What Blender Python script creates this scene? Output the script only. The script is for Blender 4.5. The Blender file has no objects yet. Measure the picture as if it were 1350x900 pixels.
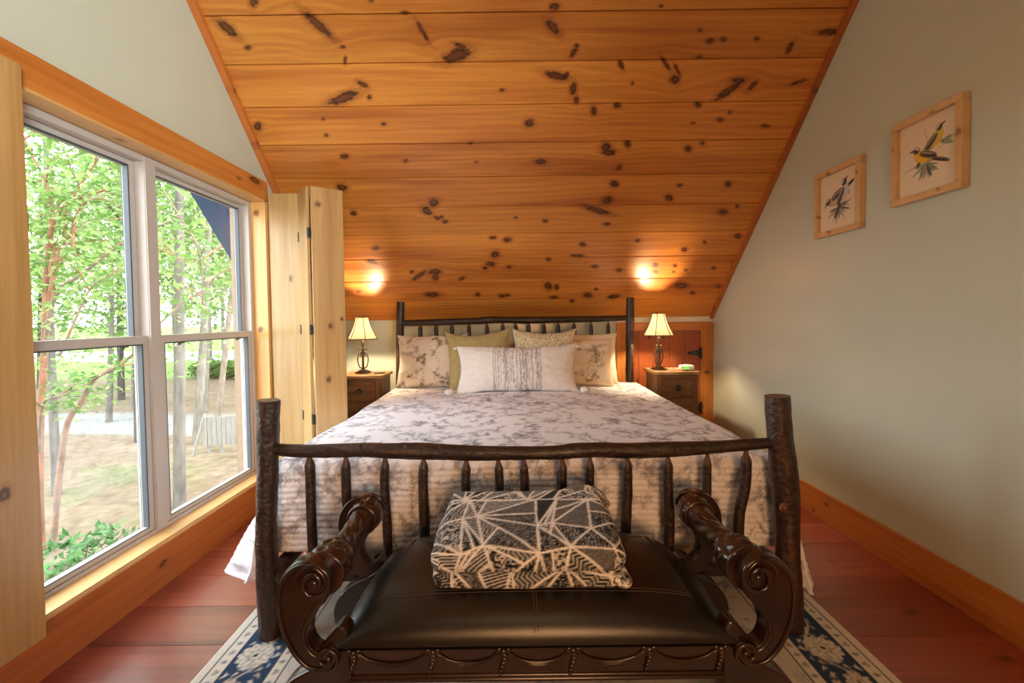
import bpy, bmesh, math, random
import numpy as np
from mathutils import Vector
random.seed(7); RNG=np.random.default_rng(7)
CK=[(-1.403,2.486,0.021,-0.0,-0.009,-0.02),(-1.602,2.366,0.037,-0.04,-0.021,-0.014),(-1.528,2.272,0.018,-0.0,-0.005,-0.011),(-1.081,2.378,0.056,-0.057,-0.019,-0.013),(-0.975,2.269,0.013,-0.0,-0.002,-0.008),(-0.982,2.199,0.009,-0.0,-0.006,-0.02),(-1.052,1.994,0.097,0.032,0.004,-0.025),(-0.912,2.071,0.028,-0.017,-0.01,-0.011),(-0.888,1.996,0.014,-0.0,-0.003,-0.013),(-1.665,1.825,0.025,-0.0,-0.011,-0.024),(-1.222,1.867,0.01,-0.0,-0.003,-0.009),(-1.235,1.765,0.015,-0.0,-0.003,-0.01),(-0.834,1.833,0.015,-0.0,-0.002,-0.01),(-0.582,2.429,0.021,-0.0,-0.001,-0.007),(-0.757,2.489,0.012,-0.0,-0.002,-0.01),(-0.498,2.343,0.024,-0.045,-0.01,-0.004),(-0.316,2.219,0.078,0.023,0.009,-0.03),(-0.288,2.269,0.036,-0.012,-0.006,-0.011),(0.251,2.448,0.025,-0.0,0.001,-0.017),(0.248,2.353,0.036,-0.034,-0.016,-0.012),(0.376,2.227,0.018,0.021,0.011,-0.008),(0.39,2.262,0.013,-0.0,0.001,-0.008),(0.28,2.103,0.064,-0.016,-0.005,-0.02),(0.345,2.11,0.014,-0.0,0.001,-0.013),(0.393,2.033,0.019,-0.003,-0.004,-0.034),(0.419,1.967,0.014,-0.0,0.002,-0.023),(0.671,2.156,0.012,0.005,0.015,-0.022),(-0.051,2.026,0.014,-0.0,-0.0,-0.009),(0.123,1.826,0.03,-0.0,0.0,-0.024),(0.538,1.897,0.02,-0.0,0.003,-0.023),(0.685,1.927,0.02,-0.0,0.002,-0.014),(0.794,1.677,0.021,-0.0,0.004,-0.021),(0.651,1.658,0.031,-0.0,0.004,-0.026),(-0.277,1.696,0.015,-0.0,-0.001,-0.008),(0.758,2.055,0.009,-0.0,0.002,-0.009),(0.844,2.445,0.011,-0.0,0.002,-0.007),(1.094,2.329,0.011,-0.0,0.002,-0.007),(1.168,2.276,0.021,0.003,0.006,-0.011),(1.241,2.282,0.018,-0.0,0.003,-0.009),(1.439,2.284,0.013,-0.0,0.004,-0.009),(1.65,2.236,0.006,0.027,0.014,-0.006),(1.843,2.313,0.053,0.006,0.01,-0.015),(1.13,2.195,0.018,-0.0,0.002,-0.008),(0.939,2.161,0.031,-0.03,-0.008,-0.006),(1.017,2.073,0.028,-0.0,0.006,-0.021),(1.017,2.127,0.027,-0.034,-0.007,-0.003),(1.369,2.004,0.066,0.054,0.016,-0.015),(1.413,2.064,0.038,-0.0,0.006,-0.017),(1.51,2.033,0.017,0.024,0.011,-0.008),(1.79,2.051,0.036,0.01,0.006,-0.008),(1.201,1.926,0.02,-0.0,0.004,-0.014),(1.375,1.83,0.02,-0.0,0.004,-0.012),(1.423,1.876,0.01,-0.0,0.003,-0.009),(1.205,1.812,0.015,-0.0,0.002,-0.007),(1.692,1.787,0.03,-0.0,0.004,-0.01),(1.219,1.64,0.021,-0.0,0.006,-0.021),(1.307,1.676,0.016,-0.0,0.004,-0.013),(-1.156,1.618,0.026,-0.0,-0.005,-0.016),(-0.738,1.58,0.016,-0.0,-0.002,-0.011),(0.202,1.562,0.037,-0.001,0.001,-0.017),(-0.245,1.568,0.011,-0.0,-0.001,-0.008),(-1.24,1.387,0.034,-0.011,-0.013,-0.023),(-0.588,1.254,0.034,-0.0,-0.005,-0.032),(-0.65,1.184,0.032,-0.024,-0.015,-0.023),(-0.583,1.123,0.021,-0.01,-0.006,-0.013),(-0.522,1.088,0.018,-0.0,-0.002,-0.014),(-0.546,1.129,0.015,-0.0,-0.002,-0.013),(-1.216,1.172,0.019,-0.009,-0.011,-0.019),(0.26,1.083,0.018,-0.0,0.001,-0.014),(0.029,1.114,0.012,-0.0,-0.0,-0.01),(-1.125,0.846,0.025,-0.0,-0.005,-0.019),(-0.04,0.911,0.031,-0.0,-0.0,-0.022),(-0.155,0.934,0.024,-0.0,-0.001,-0.015),(-0.144,0.769,0.029,0.016,0.01,-0.029),(-1.184,0.707,0.04,-0.015,-0.009,-0.019),(-0.812,0.552,0.068,0.052,0.007,-0.018),(-0.675,0.592,0.053,0.005,-0.002,-0.025),(-0.676,0.533,0.026,-0.0,-0.005,-0.034),(-0.186,0.666,0.038,-0.009,-0.005,-0.024),(-0.032,0.631,0.02,-0.0,-0.0,-0.016),(-0.234,0.626,0.02,-0.0,-0.001,-0.017),(-0.871,0.595,0.016,-0.0,-0.003,-0.017),(-0.446,0.512,0.025,0.017,0.005,-0.015),(0.303,0.706,0.019,-0.0,0.001,-0.016),(-0.732,0.33,0.062,-0.001,-0.004,-0.028),(-0.32,0.323,0.021,-0.0,-0.001,-0.019),(-0.1,0.3,0.028,-0.0,-0.001,-0.019),(-0.051,0.309,0.021,-0.0,-0.0,-0.014),(0.317,0.411,0.031,-0.023,-0.012,-0.031),(0.392,0.401,0.02,-0.0,0.002,-0.027),(0.373,0.273,0.035,-0.001,0.001,-0.019),(-1.387,0.378,0.02,-0.0,-0.005,-0.018),(-1.174,0.446,0.013,-0.0,-0.004,-0.018),(0.678,1.621,0.042,-0.001,0.003,-0.019),(0.765,1.51,0.014,0.014,0.011,-0.011),(0.752,1.388,0.028,-0.0,0.004,-0.024),(0.716,1.254,0.033,0.018,0.015,-0.026),(0.652,1.171,0.106,-0.032,-0.002,-0.022),(1.234,1.37,0.017,-0.0,0.003,-0.012),(1.182,1.266,0.029,-0.0,0.006,-0.025),(1.59,1.371,0.022,-0.0,0.007,-0.021),(1.628,1.143,0.035,-0.001,0.008,-0.023),(1.723,1.188,0.012,-0.0,0.005,-0.013),(0.746,1.048,0.024,-0.0,0.002,-0.014),(0.575,0.857,0.025,-0.0,0.002,-0.019),(1.023,0.887,0.019,-0.0,0.003,-0.015),(1.427,0.79,0.021,0.01,0.013,-0.022),(1.827,0.918,0.025,-0.0,0.008,-0.022),(1.574,0.863,0.012,-0.0,0.005,-0.015),(0.543,0.742,0.051,-0.001,0.002,-0.016),(0.704,0.627,0.026,-0.0,0.002,-0.016),(0.919,0.582,0.02,-0.0,0.003,-0.017),(1.223,0.635,0.02,-0.0,0.005,-0.021),(1.24,0.56,0.02,-0.0,0.003,-0.013),(1.394,0.624,0.016,-0.0,0.004,-0.017),(1.398,0.558,0.013,-0.0,0.003,-0.013),(1.5,0.573,0.013,-0.0,0.004,-0.013),(1.736,0.594,0.016,-0.0,0.005,-0.017),(1.507,0.4,0.055,-0.001,0.009,-0.032),(1.636,0.307,0.021,-0.0,0.005,-0.019),(0.683,0.296,0.035,-0.001,0.003,-0.028),(0.922,0.273,0.046,0.011,0.007,-0.023),(0.75,0.368,0.014,-0.0,0.002,-0.014),(0.544,0.223,0.021,-0.0,0.002,-0.019),(1.845,0.385,0.017,-0.0,0.006,-0.018)]
SKY=11.0; SUN=4.0; ROOM_W=9.; WARM_W=25.; COOL_W=50.; EXPO=-0.12
COL=bpy.context.scene.collection
PI=math.pi
# ---------------------------------------------------------------- camera
FPX=575.; CAMH=1.28; TILT=math.radians(1.65); ROLL=math.radians(0.75); CX=677.; CY=435.6
_f=np.array([0,math.cos(TILT),-math.sin(TILT)]); _u0=np.array([0,math.sin(TILT),math.cos(TILT)]); _r0=np.array([1.,0,0])
_r=_r0*math.cos(ROLL)-_u0*math.sin(ROLL); _u=_u0*math.cos(ROLL)+_r0*math.sin(ROLL)
def at(px,py,Y):
    d=_f+_r*(px-CX)/FPX+_u*(CY-py)/FPX
    return np.array([0,0,CAMH])+d*(Y/d[1])
def at_ground(px,py,z):
    d=_f+_r*(px-CX)/FPX+_u*(CY-py)/FPX
    return np.array([0,0,CAMH])+d*((z-CAMH)/d[2])
cam=bpy.data.cameras.new('camera'); camo=bpy.data.objects.new('camera',cam); COL.objects.link(camo)
from mathutils import Matrix
M=Matrix(((_r[0],_u[0],-_f[0],0),(_r[1],_u[1],-_f[1],0),(_r[2],_u[2],-_f[2],CAMH),(0,0,0,1)))
camo.matrix_world=M
cam.sensor_width=36; cam.lens=FPX/1350*36; cam.shift_x=(675-CX)/1350; cam.shift_y=(CY-450)/1350
cam.clip_start=.02; cam.clip_end=500
sc=bpy.context.scene; sc.camera=camo
sc.view_settings.view_transform='Standard'; sc.view_settings.look='None'; sc.view_settings.gamma=1
sc.view_settings.use_curve_mapping=False
# ---------------------------------------------------------------- numpy noise
def _h(ix,iy,s):
    n=(ix.astype(np.int64)*374761393+iy.astype(np.int64)*668265263+int(s)*144269)&0x7fffffff
    n=((n^(n>>13))*1274126177)&0x7fffffff
    n=n^(n>>16)
    return (n&0xffffff)/float(0xffffff)
def vn(x,y,s=0):
    x=np.asarray(x,float); y=np.asarray(y,float); x,y=np.broadcast_arrays(x,y)
    ix=np.floor(x); iy=np.floor(y); fx=x-ix; fy=y-iy
    fx=fx*fx*(3-2*fx); fy=fy*fy*(3-2*fy)
    a=_h(ix,iy,s); b=_h(ix+1,iy,s); c=_h(ix,iy+1,s); d=_h(ix+1,iy+1,s)
    return (a*(1-fx)+b*fx)*(1-fy)+(c*(1-fx)+d*fx)*fy
def fbm(x,y,s=0,o=4):
    t=0; a=.5; n=0
    for i in range(o):
        t=t+a*vn(np.asarray(x)*2**i,np.asarray(y)*2**i,s+i*17); n+=a; a*=.5
    return t/n
def lerp(a,b,t): return a+(b-a)*t
def sst(a,b,x):
    t=np.clip((x-a)/(b-a),0,1); return t*t*(3-2*t)
def c3(c): return np.array(c,float)
def mixc(A,B,t):
    return np.asarray(A)*(1-np.asarray(t)[...,None])+np.asarray(B)*np.asarray(t)[...,None]
# ---------------------------------------------------------------- mesh building
class MB:
    def __init__(s): s.V=[]; s.F=[]; s.C=[]; s.n=0; s.S=[]
    def add(s,V,F,C=(1,1,1),smooth=True):
        V=np.asarray(V,float).reshape(-1,3); C=np.asarray(C,float)
        if C.ndim==1: C=np.tile(C,(len(V),1))
        C=C.reshape(-1,3)
        s.V.append(V); s.C.append(C)
        if isinstance(F,np.ndarray): F=(F+s.n).tolist()
        else: F=[[i+s.n for i in f] for f in F]
        s.F+=F; s.S+=[smooth]*len(F); s.n+=len(V); return s
    def grid(s,P,C=(1,1,1),cu=False,cv=False,smooth=True,flip=False):
        P=np.asarray(P,float); nu,nv=P.shape[:2]
        iu=np.arange(nu if cu else nu-1); iv=np.arange(nv if cv else nv-1)
        I,J=np.meshgrid(iu,iv,indexing='ij'); I2=(I+1)%nu; J2=(J+1)%nv
        F=np.stack([I*nv+J,I2*nv+J,I2*nv+J2,I*nv+J2],-1).reshape(-1,4)
        if flip: F=F[:,::-1]
        C=np.asarray(C,float)
        return s.add(P.reshape(-1,3),F,C if C.ndim==1 else C.reshape(-1,3),smooth)
    def box(s,a,b,C=(1,1,1)):
        x0,y0,z0=np.minimum(a,b); x1,y1,z1=np.maximum(a,b)
        V=[(x0,y0,z0),(x1,y0,z0),(x1,y1,z0),(x0,y1,z0),(x0,y0,z1),(x1,y0,z1),(x1,y1,z1),(x0,y1,z1)]
        F=[[0,3,2,1],[4,5,6,7],[0,1,5,4],[1,2,6,5],[2,3,7,6],[3,0,4,7]]
        return s.add(V,F,C,False)
    def prism(s,out,axis,lo,hi,C=(1,1,1),smooth=False):
        n=len(out); V=[]
        for h in (lo,hi):
            for (p,q) in out:
                V.append([(h,p,q),(p,h,q),(p,q,h)][axis])
        F=[list(range(n))[::-1],list(range(n,2*n))]
        for i in range(n):
            j=(i+1)%n; F.append([i,j,n+j,n+i])
        s.add(V,F,C,smooth); s.S[-n-2]=False; s.S[-n-1]=False; return s
    def tube(s,path,rad,seg=10,C=(1,1,1),cap=True,closed=False,rot=0.,flat=1.,dispf=None,colf=None,capC=None):
        P=np.asarray(path,float); n=len(P); R=np.broadcast_to(np.asarray(rad,float),(n,)).copy()
        T=np.gradient(P,axis=0) if not closed else np.roll(P,-1,0)-np.roll(P,1,0)
        T/=np.linalg.norm(T,axis=1)[:,None]+1e-12
        ref=np.array([0,0,1.]) if abs(T[0][2])<.9 else np.array([1.,0,0])
        N=np.zeros_like(P); v=ref-T[0]*(ref@T[0]); N[0]=v/np.linalg.norm(v)
        for i in range(1,n):
            v=N[i-1]-T[i]*(N[i-1]@T[i]); N[i]=v/(np.linalg.norm(v)+1e-12)
        B=np.cross(T,N); th=np.arange(seg)/seg*2*PI+rot
        L=np.concatenate([[0],np.cumsum(np.linalg.norm(np.diff(P,axis=0),axis=1))])
        LL,TH=np.meshgrid(L,th,indexing='ij'); RR=np.tile(R[:,None],(1,seg))
        if dispf is not None: RR=RR*dispf(LL,TH)
        G=P[:,None,:]+RR[...,None]*(np.cos(TH)[...,None]*N[:,None,:]+flat*np.sin(TH)[...,None]*B[:,None,:])
        CC=C if colf is None else colf(LL,TH)
        s.grid(G,CC,cu=closed,cv=True)
        if cap and not closed:
            for i,fl in ((0,True),(n-1,False)):
                V=G[i]; F=[list(range(seg))]
                if fl: F=[F[0][::-1]]
                cc=capC if capC is not None else (np.asarray(CC).reshape(n,seg,3)[i] if colf is not None else C)
                s.add(V,F,cc,False)
        return s
    def lathe(s,prof,o=(0,0,0),seg=24,C=(1,1,1),nsides=None,smooth=True,cap=True,dispf=None):
        prof=np.asarray(prof,float); th=np.arange(seg)/seg*2*PI
        Rr,TH=np.meshgrid(prof[:,0],th,indexing='ij')
        if dispf is not None: Rr=Rr*dispf(np.arange(len(prof))[:,None]/(len(prof)-1),TH)
        if nsides: Rr=Rr*(math.cos(PI/nsides)/np.cos(((TH)%(2*PI/nsides))-PI/nsides))
        G=np.stack([Rr*np.cos(TH)+o[0],Rr*np.sin(TH)+o[1],np.tile(prof[:,1][:,None],(1,seg))+o[2]],-1)
        s.grid(G,C,cv=True,smooth=smooth,flip=True)
        if cap:
            s.add(G[0],[list(range(seg))[::-1]],C if np.asarray(C).ndim==1 else (1,1,1),False); s.add(G[-1],[list(range(seg))],C if np.asarray(C).ndim==1 else (1,1,1),False)
        return s
    def ball(s,c,r,C=(1,1,1),nu=10,nv=14,scale=(1,1,1)):
        a=np.linspace(0.001,PI-.001,nu); b=np.arange(nv)/nv*2*PI; A,Bq=np.meshgrid(a,b,indexing='ij')
        G=np.stack([c[0]+r*scale[0]*np.sin(A)*np.cos(Bq),c[1]+r*scale[1]*np.sin(A)*np.sin(Bq),c[2]+r*scale[2]*np.cos(A)],-1)
        return s.grid(G,C,cv=True,flip=True)
    def build(s,name,mat,parent=None,weld=False,bevel=0,bseg=2,origin=None,kind=None,solid=0):
        V=np.concatenate(s.V); C=np.concatenate(s.C)
        if parent is not None: org=np.array(parent.get('_o',(0,0,0)))
        elif origin is not None: org=np.array(origin,float)
        else:
            lo,hi=V.min(0),V.max(0); org=np.array([(lo[0]+hi[0])/2,(lo[1]+hi[1])/2,lo[2]])
        me=bpy.data.meshes.new(name); me.from_pydata((V-org).tolist(),[],s.F)
        at_=me.color_attributes.new('Col','FLOAT_COLOR','POINT')
        at_.data.foreach_set('color',np.concatenate([C,np.ones((len(C),1))],1).astype(np.float32).ravel())
        me.polygons.foreach_set('use_smooth',np.array(s.S,bool))
        if weld:
            bm=bmesh.new(); bm.from_mesh(me); bmesh.ops.remove_doubles(bm,verts=bm.verts,dist=1e-5)
            bmesh.ops.recalc_face_normals(bm,faces=bm.faces); bm.to_mesh(me); bm.free()
        me.update()
        me.materials.append(mat)
        o=bpy.data.objects.new(name,me); COL.objects.link(o)
        if parent is not None:
            o.parent=parent; o['_o']=tuple(org)
        else:
            o.location=org; o['_o']=tuple(org)
        if bevel:
            m=o.modifiers.new('bevel','BEVEL'); m.width=bevel; m.segments=bseg; m.limit_method='ANGLE'; m.angle_limit=math.radians(35)
        if solid:
            m=o.modifiers.new('solid','SOLIDIFY'); m.thickness=solid; m.offset=-1
        if kind: o['kind']=kind
        return o
def thing(name,label,cat,loc,group=None):
    o=bpy.data.objects.new(name,None); COL.objects.link(o); o.location=loc; o['_o']=tuple(float(q) for q in loc)
    o.empty_display_size=.05
    o['label']=label; o['category']=cat
    if group: o['group']=group
    return o
def tag(o,label,cat,group=None):
    o['label']=label; o['category']=cat
    if group: o['group']=group
    return o
def copy_tree(o,parent=None):
    c=o.copy(); COL.objects.link(c)
    if parent is not None: c.parent=parent
    for ch in list(o.children): copy_tree(ch,c)
    return c
def spline(pts,n):
    P=np.asarray(pts,float); k=len(P); t=np.linspace(0,k-1,n); out=[]
    for q in t:
        i=min(int(q),k-2); f=q-i
        p0=P[max(i-1,0)];p1=P[i];p2=P[i+1];p3=P[min(i+2,k-1)]
        out.append(.5*((2*p1)+(-p0+p2)*f+(2*p0-5*p1+4*p2-p3)*f*f+(-p0+3*p1-3*p2+p3)*f**3))
    return np.array(out)
# ---------------------------------------------------------------- materials
def mat(name,color=None,rough=.5,spec=.5,coat=0,croug=.15,metal=0,bump=0,bscale=60,bstretch=(1,1,1),nz=.12,nscale=20,nstretch=(1,1,1),sheen=0,bdist=.004,emit=None,estr=0,trans=0):
    m=bpy.data.materials.new(name); m.use_nodes=True; nt=m.node_tree; N=nt.nodes; L=nt.links
    b=N['Principled BSDF']; b.inputs['Roughness'].default_value=rough; b.inputs['Specular IOR Level'].default_value=spec
    b.inputs['Metallic'].default_value=metal; b.inputs['Coat Weight'].default_value=coat; b.inputs['Coat Roughness'].default_value=croug
    b.inputs['Sheen Weight'].default_value=sheen
    tc=N.new('ShaderNodeTexCoord')
    def nn(scale,stretch,detail=4):
        mp=N.new('ShaderNodeMapping'); mp.inputs['Scale'].default_value=stretch; L.new(tc.outputs['Object'],mp.inputs['Vector'])
        n=N.new('ShaderNodeTexNoise'); n.inputs['Scale'].default_value=scale; n.inputs['Detail'].default_value=detail; L.new(mp.outputs[0],n.inputs['Vector']); return n
    n=nn(nscale,nstretch)
    mr=N.new('ShaderNodeMapRange'); mr.inputs['From Min'].default_value=.3; mr.inputs['From Max'].default_value=.7; mr.inputs['To Min'].default_value=1-nz; mr.inputs['To Max'].default_value=1+nz
    L.new(n.outputs['Fac'],mr.inputs['Value'])
    mx=N.new('ShaderNodeMix'); mx.data_type='RGBA'; mx.blend_type='MULTIPLY'; mx.inputs['Factor'].default_value=1
    if color is None:
        a=N.new('ShaderNodeVertexColor'); a.layer_name='Col'; L.new(a.outputs['Color'],mx.inputs['A'])
    else: mx.inputs['A'].default_value=(*color,1)
    L.new(mr.outputs[0],mx.inputs['B']); L.new(mx.outputs['Result'],b.inputs['Base Color'])
    if bump:
        n2=nn(bscale,bstretch,5); bp=N.new('ShaderNodeBump'); bp.inputs['Strength'].default_value=bump; bp.inputs['Distance'].default_value=bdist
        L.new(n2.outputs['Fac'],bp.inputs['Height']); L.new(bp.outputs[0],b.inputs['Normal'])
    if emit: b.inputs['Emission Color'].default_value=(*emit,1); b.inputs['Emission Strength'].default_value=estr
    if trans:
        t=N.new('ShaderNodeBsdfTranslucent'); L.new(mx.outputs['Result'],t.inputs['Color']); ms=N.new('ShaderNodeMixShader'); ms.inputs[0].default_value=trans
        out=N['Material Output']; L.new(b.outputs[0],ms.inputs[1]); L.new(t.outputs[0],ms.inputs[2]); L.new(ms.outputs[0],out.inputs['Surface'])
    return m
M={}
M['plaster']=mat('sage_paint',(.53,.565,.465),rough=.27,spec=.6,nz=.02,nscale=3,bump=.03,bscale=120)
M['pine']=mat('pine_board',None,rough=.33,spec=.45,coat=.25,croug=.2,nz=.07,nscale=30,nstretch=(1,1,1),bump=.03,bscale=50)
M['pine_x']=mat('pine_along_x',None,rough=.36,spec=.4,coat=.2,croug=.22,nz=.09,nscale=14,nstretch=(.25,6,6))
M['pine_y']=mat('pine_along_y',None,rough=.34,spec=.45,coat=.2,nz=.09,nscale=14,nstretch=(6,.25,6))
M['pine_z']=mat('pine_along_z',None,rough=.36,spec=.4,coat=.15,nz=.09,nscale=14,nstretch=(6,6,.25))
M['floor']=mat('red_stained_floor',None,rough=.30,spec=.5,coat=.2,croug=.25,nz=.13,nscale=16,nstretch=(.3,7,7),bump=.03,bscale=40,bstretch=(.3,6,6))
M['bark']=mat('hickory_bark',None,rough=.48,spec=.45,coat=.25,croug=.28,nz=.4,nscale=70,bump=1.0,bscale=48,bdist=.009)
M['vinyl']=mat('window_vinyl',(.47,.42,.385),rough=.45,nz=.02)
M['darkvinyl']=mat('window_gasket',(.06,.075,.09),rough=.5,nz=.02)
M['ivory']=mat('ivory_paint',(.72,.68,.55),rough=.5,nz=.02)
M['black']=mat('black_iron',(.012,.011,.011),rough=.45,spec=.5,nz=.1)
M['bench']=mat('carved_mahogany',None,rough=.25,spec=.5,coat=.35,croug=.12,nz=.3,nscale=18,bump=.04,bscale=60)
M['leather']=mat('brown_black_leather',(.0095,.0066,.005),rough=.31,spec=.55,nz=.25,nscale=6,bump=.12,bscale=350)
M['fabric']=mat('printed_cotton',None,rough=.85,spec=.2,nz=.04,nscale=200,sheen=.1,bump=.12,bscale=500)
M['plush']=mat('plush_throw',None,rough=.9,spec=.15,nz=.16,nscale=320,sheen=.06,bump=.5,bscale=380)
M['rug']=mat('woven_rug',None,rough=.95,spec=.1,nz=.12,nscale=260,bump=.3,bscale=400)
M['iron']=mat('bronzed_iron',None,rough=.42,spec=.5,metal=.35,nz=.25,nscale=80,bump=.15,bscale=140)
M['shade']=mat('lamp_shade_linen',(.90,.82,.68),rough=.9,spec=.1,nz=.04,nscale=160,trans=.6)
M['nwood']=mat('rustic_nightstand_wood',None,rough=.5,spec=.35,nz=.2,nscale=20,nstretch=(.5,5,5),bump=.08,bscale=40,bstretch=(.4,5,5))
M['paper']=mat('printed_paper',None,rough=.6,spec=.35,nz=.02,coat=.2,croug=.1)
M['clock']=mat('white_plastic',(.78,.77,.72),rough=.35,nz=.02)
M['lcd']=mat('green_display',(.15,.5,.05),rough=.3,nz=.02,emit=(.25,.85,.08),estr=.9)
M['leaf']=mat('leaves',None,rough=.6,spec=.25,nz=.1,nscale=4,trans=.45)
M['treebark']=mat('tree_bark',None,rough=.9,spec=.1,nz=.25,nscale=12,nstretch=(1,1,.3),bump=.3,bscale=25)
M['ground']=mat('leaf_litter_ground',None,rough=1,spec=.05,nz=.22,nscale=5,bump=.3,bscale=8)
M['weathered']=mat('weathered_boards',(.20,.185,.165),rough=.9,spec=.1,nz=.25,nscale=8,nstretch=(6,6,.3))
M['eave']=mat('dark_blue_metal_soffit',(.013,.050,.125),rough=.28,spec=.6,nz=.05)
M['siding']=mat('exterior_siding',(.25,.18,.12),rough=.8,nz=.1)
def glass_mat():
    m=bpy.data.materials.new('window_glass'); m.use_nodes=True; nt=m.node_tree; N=nt.nodes; L=nt.links
    for n in list(N): N.remove(n)
    o=N.new('ShaderNodeOutputMaterial'); t=N.new('ShaderNodeBsdfTransparent'); t.inputs[0].default_value=(.96,.98,.97,1)
    g=N.new('ShaderNodeBsdfGlossy'); g.inputs['Roughness'].default_value=.015; g.inputs['Color'].default_value=(.9,.95,1,1)
    fr=N.new('ShaderNodeFresnel'); fr.inputs['IOR'].default_value=1.5
    ms=N.new('ShaderNodeMixShader'); ge=N.new('ShaderNodeNewGeometry'); mm=N.new('ShaderNodeMath'); mm.operation='SUBTRACT'; mm.inputs[0].default_value=1; L.new(ge.outputs['Backfacing'],mm.inputs[1]); m2=N.new('ShaderNodeMath'); m2.operation='MULTIPLY'; L.new(fr.outputs[0],m2.inputs[0]); L.new(mm.outputs[0],m2.inputs[1]); L.new(m2.outputs[0],ms.inputs[0]); L.new(t.outputs[0],ms.inputs[1]); L.new(g.outputs[0],ms.inputs[2]); L.new(ms.outputs[0],o.inputs['Surface'])
    return m
M['glass']=glass_mat()
# ---------------------------------------------------------------- pine colouring
TONES={
 'ceil':[(.64,.262,.046),(.40,.112,.018),(.20,.044,.009),(.026,.009,.005)],
 'trim':[(.55,.205,.040),(.41,.125,.023),(.30,.08,.018),(.05,.016,.008)],
 'rake':[(.50,.155,.030),(.38,.10,.02),(.26,.06,.014),(.04,.014,.008)],
 'pale':[(.50,.345,.155),(.415,.25,.095),(.32,.16,.055),(.075,.03,.014)],
 'shut':[(.53,.325,.125),(.43,.235,.075),(.33,.15,.045),(.06,.025,.011)],
 'jamb':[(.68,.40,.14),(.56,.28,.08),(.42,.17,.05),(.07,.03,.012)],
 'sill':[(.70,.42,.16),(.58,.30,.09),(.45,.2,.06),(.07,.03,.012)],
 'door':[(.34,.085,.024),(.24,.05,.015),(.15,.028,.01),(.03,.01,.006)],  # red door pine, its shade put into the darker tone
 'floor':[(.34,.080,.036),(.215,.040,.018),(.10,.018,.009),(.04,.010,.006)],
 'frame':[(.66,.43,.21),(.58,.34,.15),(.45,.24,.1),(.2,.09,.04)],
}
def pine(u,v,seed,tone,knots=(),var=.12):
    T=[c3(q) for q in TONES[tone]]
    u=np.asarray(u,float); v=np.asarray(v,float)
    ve=v.copy()
    kd=np.full(u.shape,9.); 
    for (ku,kv,au,av,bu,bv) in knots:
        du=u-ku; dv=v-kv; det=au*bv-av*bu
        if abs(det)<1e-9: continue
        p=(du*bv-dv*bu)/det; q=(dv*au-du*av)/det
        d=np.sqrt(p*p+q*q); kd=np.minimum(kd,d)
        R=max(abs(av),abs(bv)); RU=max(abs(au),abs(bu))
        w=np.exp(-(du/(RU*3.2))**2-(dv/(R*2.6))**2); ve=ve-dv*w*.75
    w1=fbm(u*.55+seed*3.1,ve*3+seed,seed,3)
    ring=.5+.5*np.sin(ve*150*(.6+.5*vn(seed,seed*2.3,3))+w1*14+seed)
    fine=fbm(u*2.2+seed,ve*130,seed+5,3)
    broad=fbm(u*.8+seed*1.7,ve*9+seed,seed+9,3)
    t=np.clip(.26*ring+.50*fine+1.15*broad-.55,0,1)
    C=mixc(T[0],T[1],t); C=mixc(C,T[2],np.clip((broad-.6)*2.2,0,1)*.7)
    if len(knots):
        jag=.7*(fbm(u*45,v*110,seed+3,3)-.5)
        halo=sst(2.3,1.0,kd+jag*1.4)
        C=mixc(C,T[2],halo*.5)
        ins=sst(1.15,.80,kd+jag); C=mixc(C,T[3],ins*.92)
        jg2=.5*(fbm(u*40+9,v*90,seed+4,2)-.5)
        core=sst(.72,.40,kd+jg2); C=mixc(C,lerp(T[3],T[1],.42),core*.75)
    C=C*(1+var*(vn(seed*7.3,seed*1.9,11)-.5)*2)
    return C
def auto_knots(lu,lv,seed,n):
    r=random.Random(seed); out=[]
    for i in range(n):
        a=r.uniform(.006,.016); out.append((r.uniform(.05,lu-.05),r.uniform(.15*lv,.85*lv),a*r.uniform(1,1.6),0,0,a*.9))
    return out
def board(mb,o,U,V,W,lu,lv,lw,tone,seed,knots=(),res=.008,resu=None,var=.12):
    """a board: o corner, U along grain, V across the face, W thickness"""
    o=c3(o);U=c3(U);V=c3(V);W=c3(W); nu=max(2,int(lu/(resu or res*1.5))+1); nv=max(2,int(lv/res)+1)
    su=np.linspace(0,lu,nu); sv=np.linspace(0,lv,nv)
    A,B=np.meshgrid(su,sv,indexing='ij'); Cc=pine(A,B,seed,tone,knots,var)
    G=o+A[...,None]*U+B[...,None]*V
    mb.grid(G,Cc,smooth=False,flip=True); mb.grid(G+lw*W,Cc,smooth=False)
    for b,fl in ((0,0),(-1,1)):
        mb.grid(np.stack([G[:,b],G[:,b]+lw*W],1),np.stack([Cc[:,b]]*2,1),smooth=False,flip=bool(fl))
    for a,fl in ((0,1),(-1,0)):
        mb.grid(np.stack([G[a],G[a]+lw*W],1),np.stack([Cc[a]*.8]*2,1),smooth=False,flip=bool(fl))
    return mb
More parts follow.
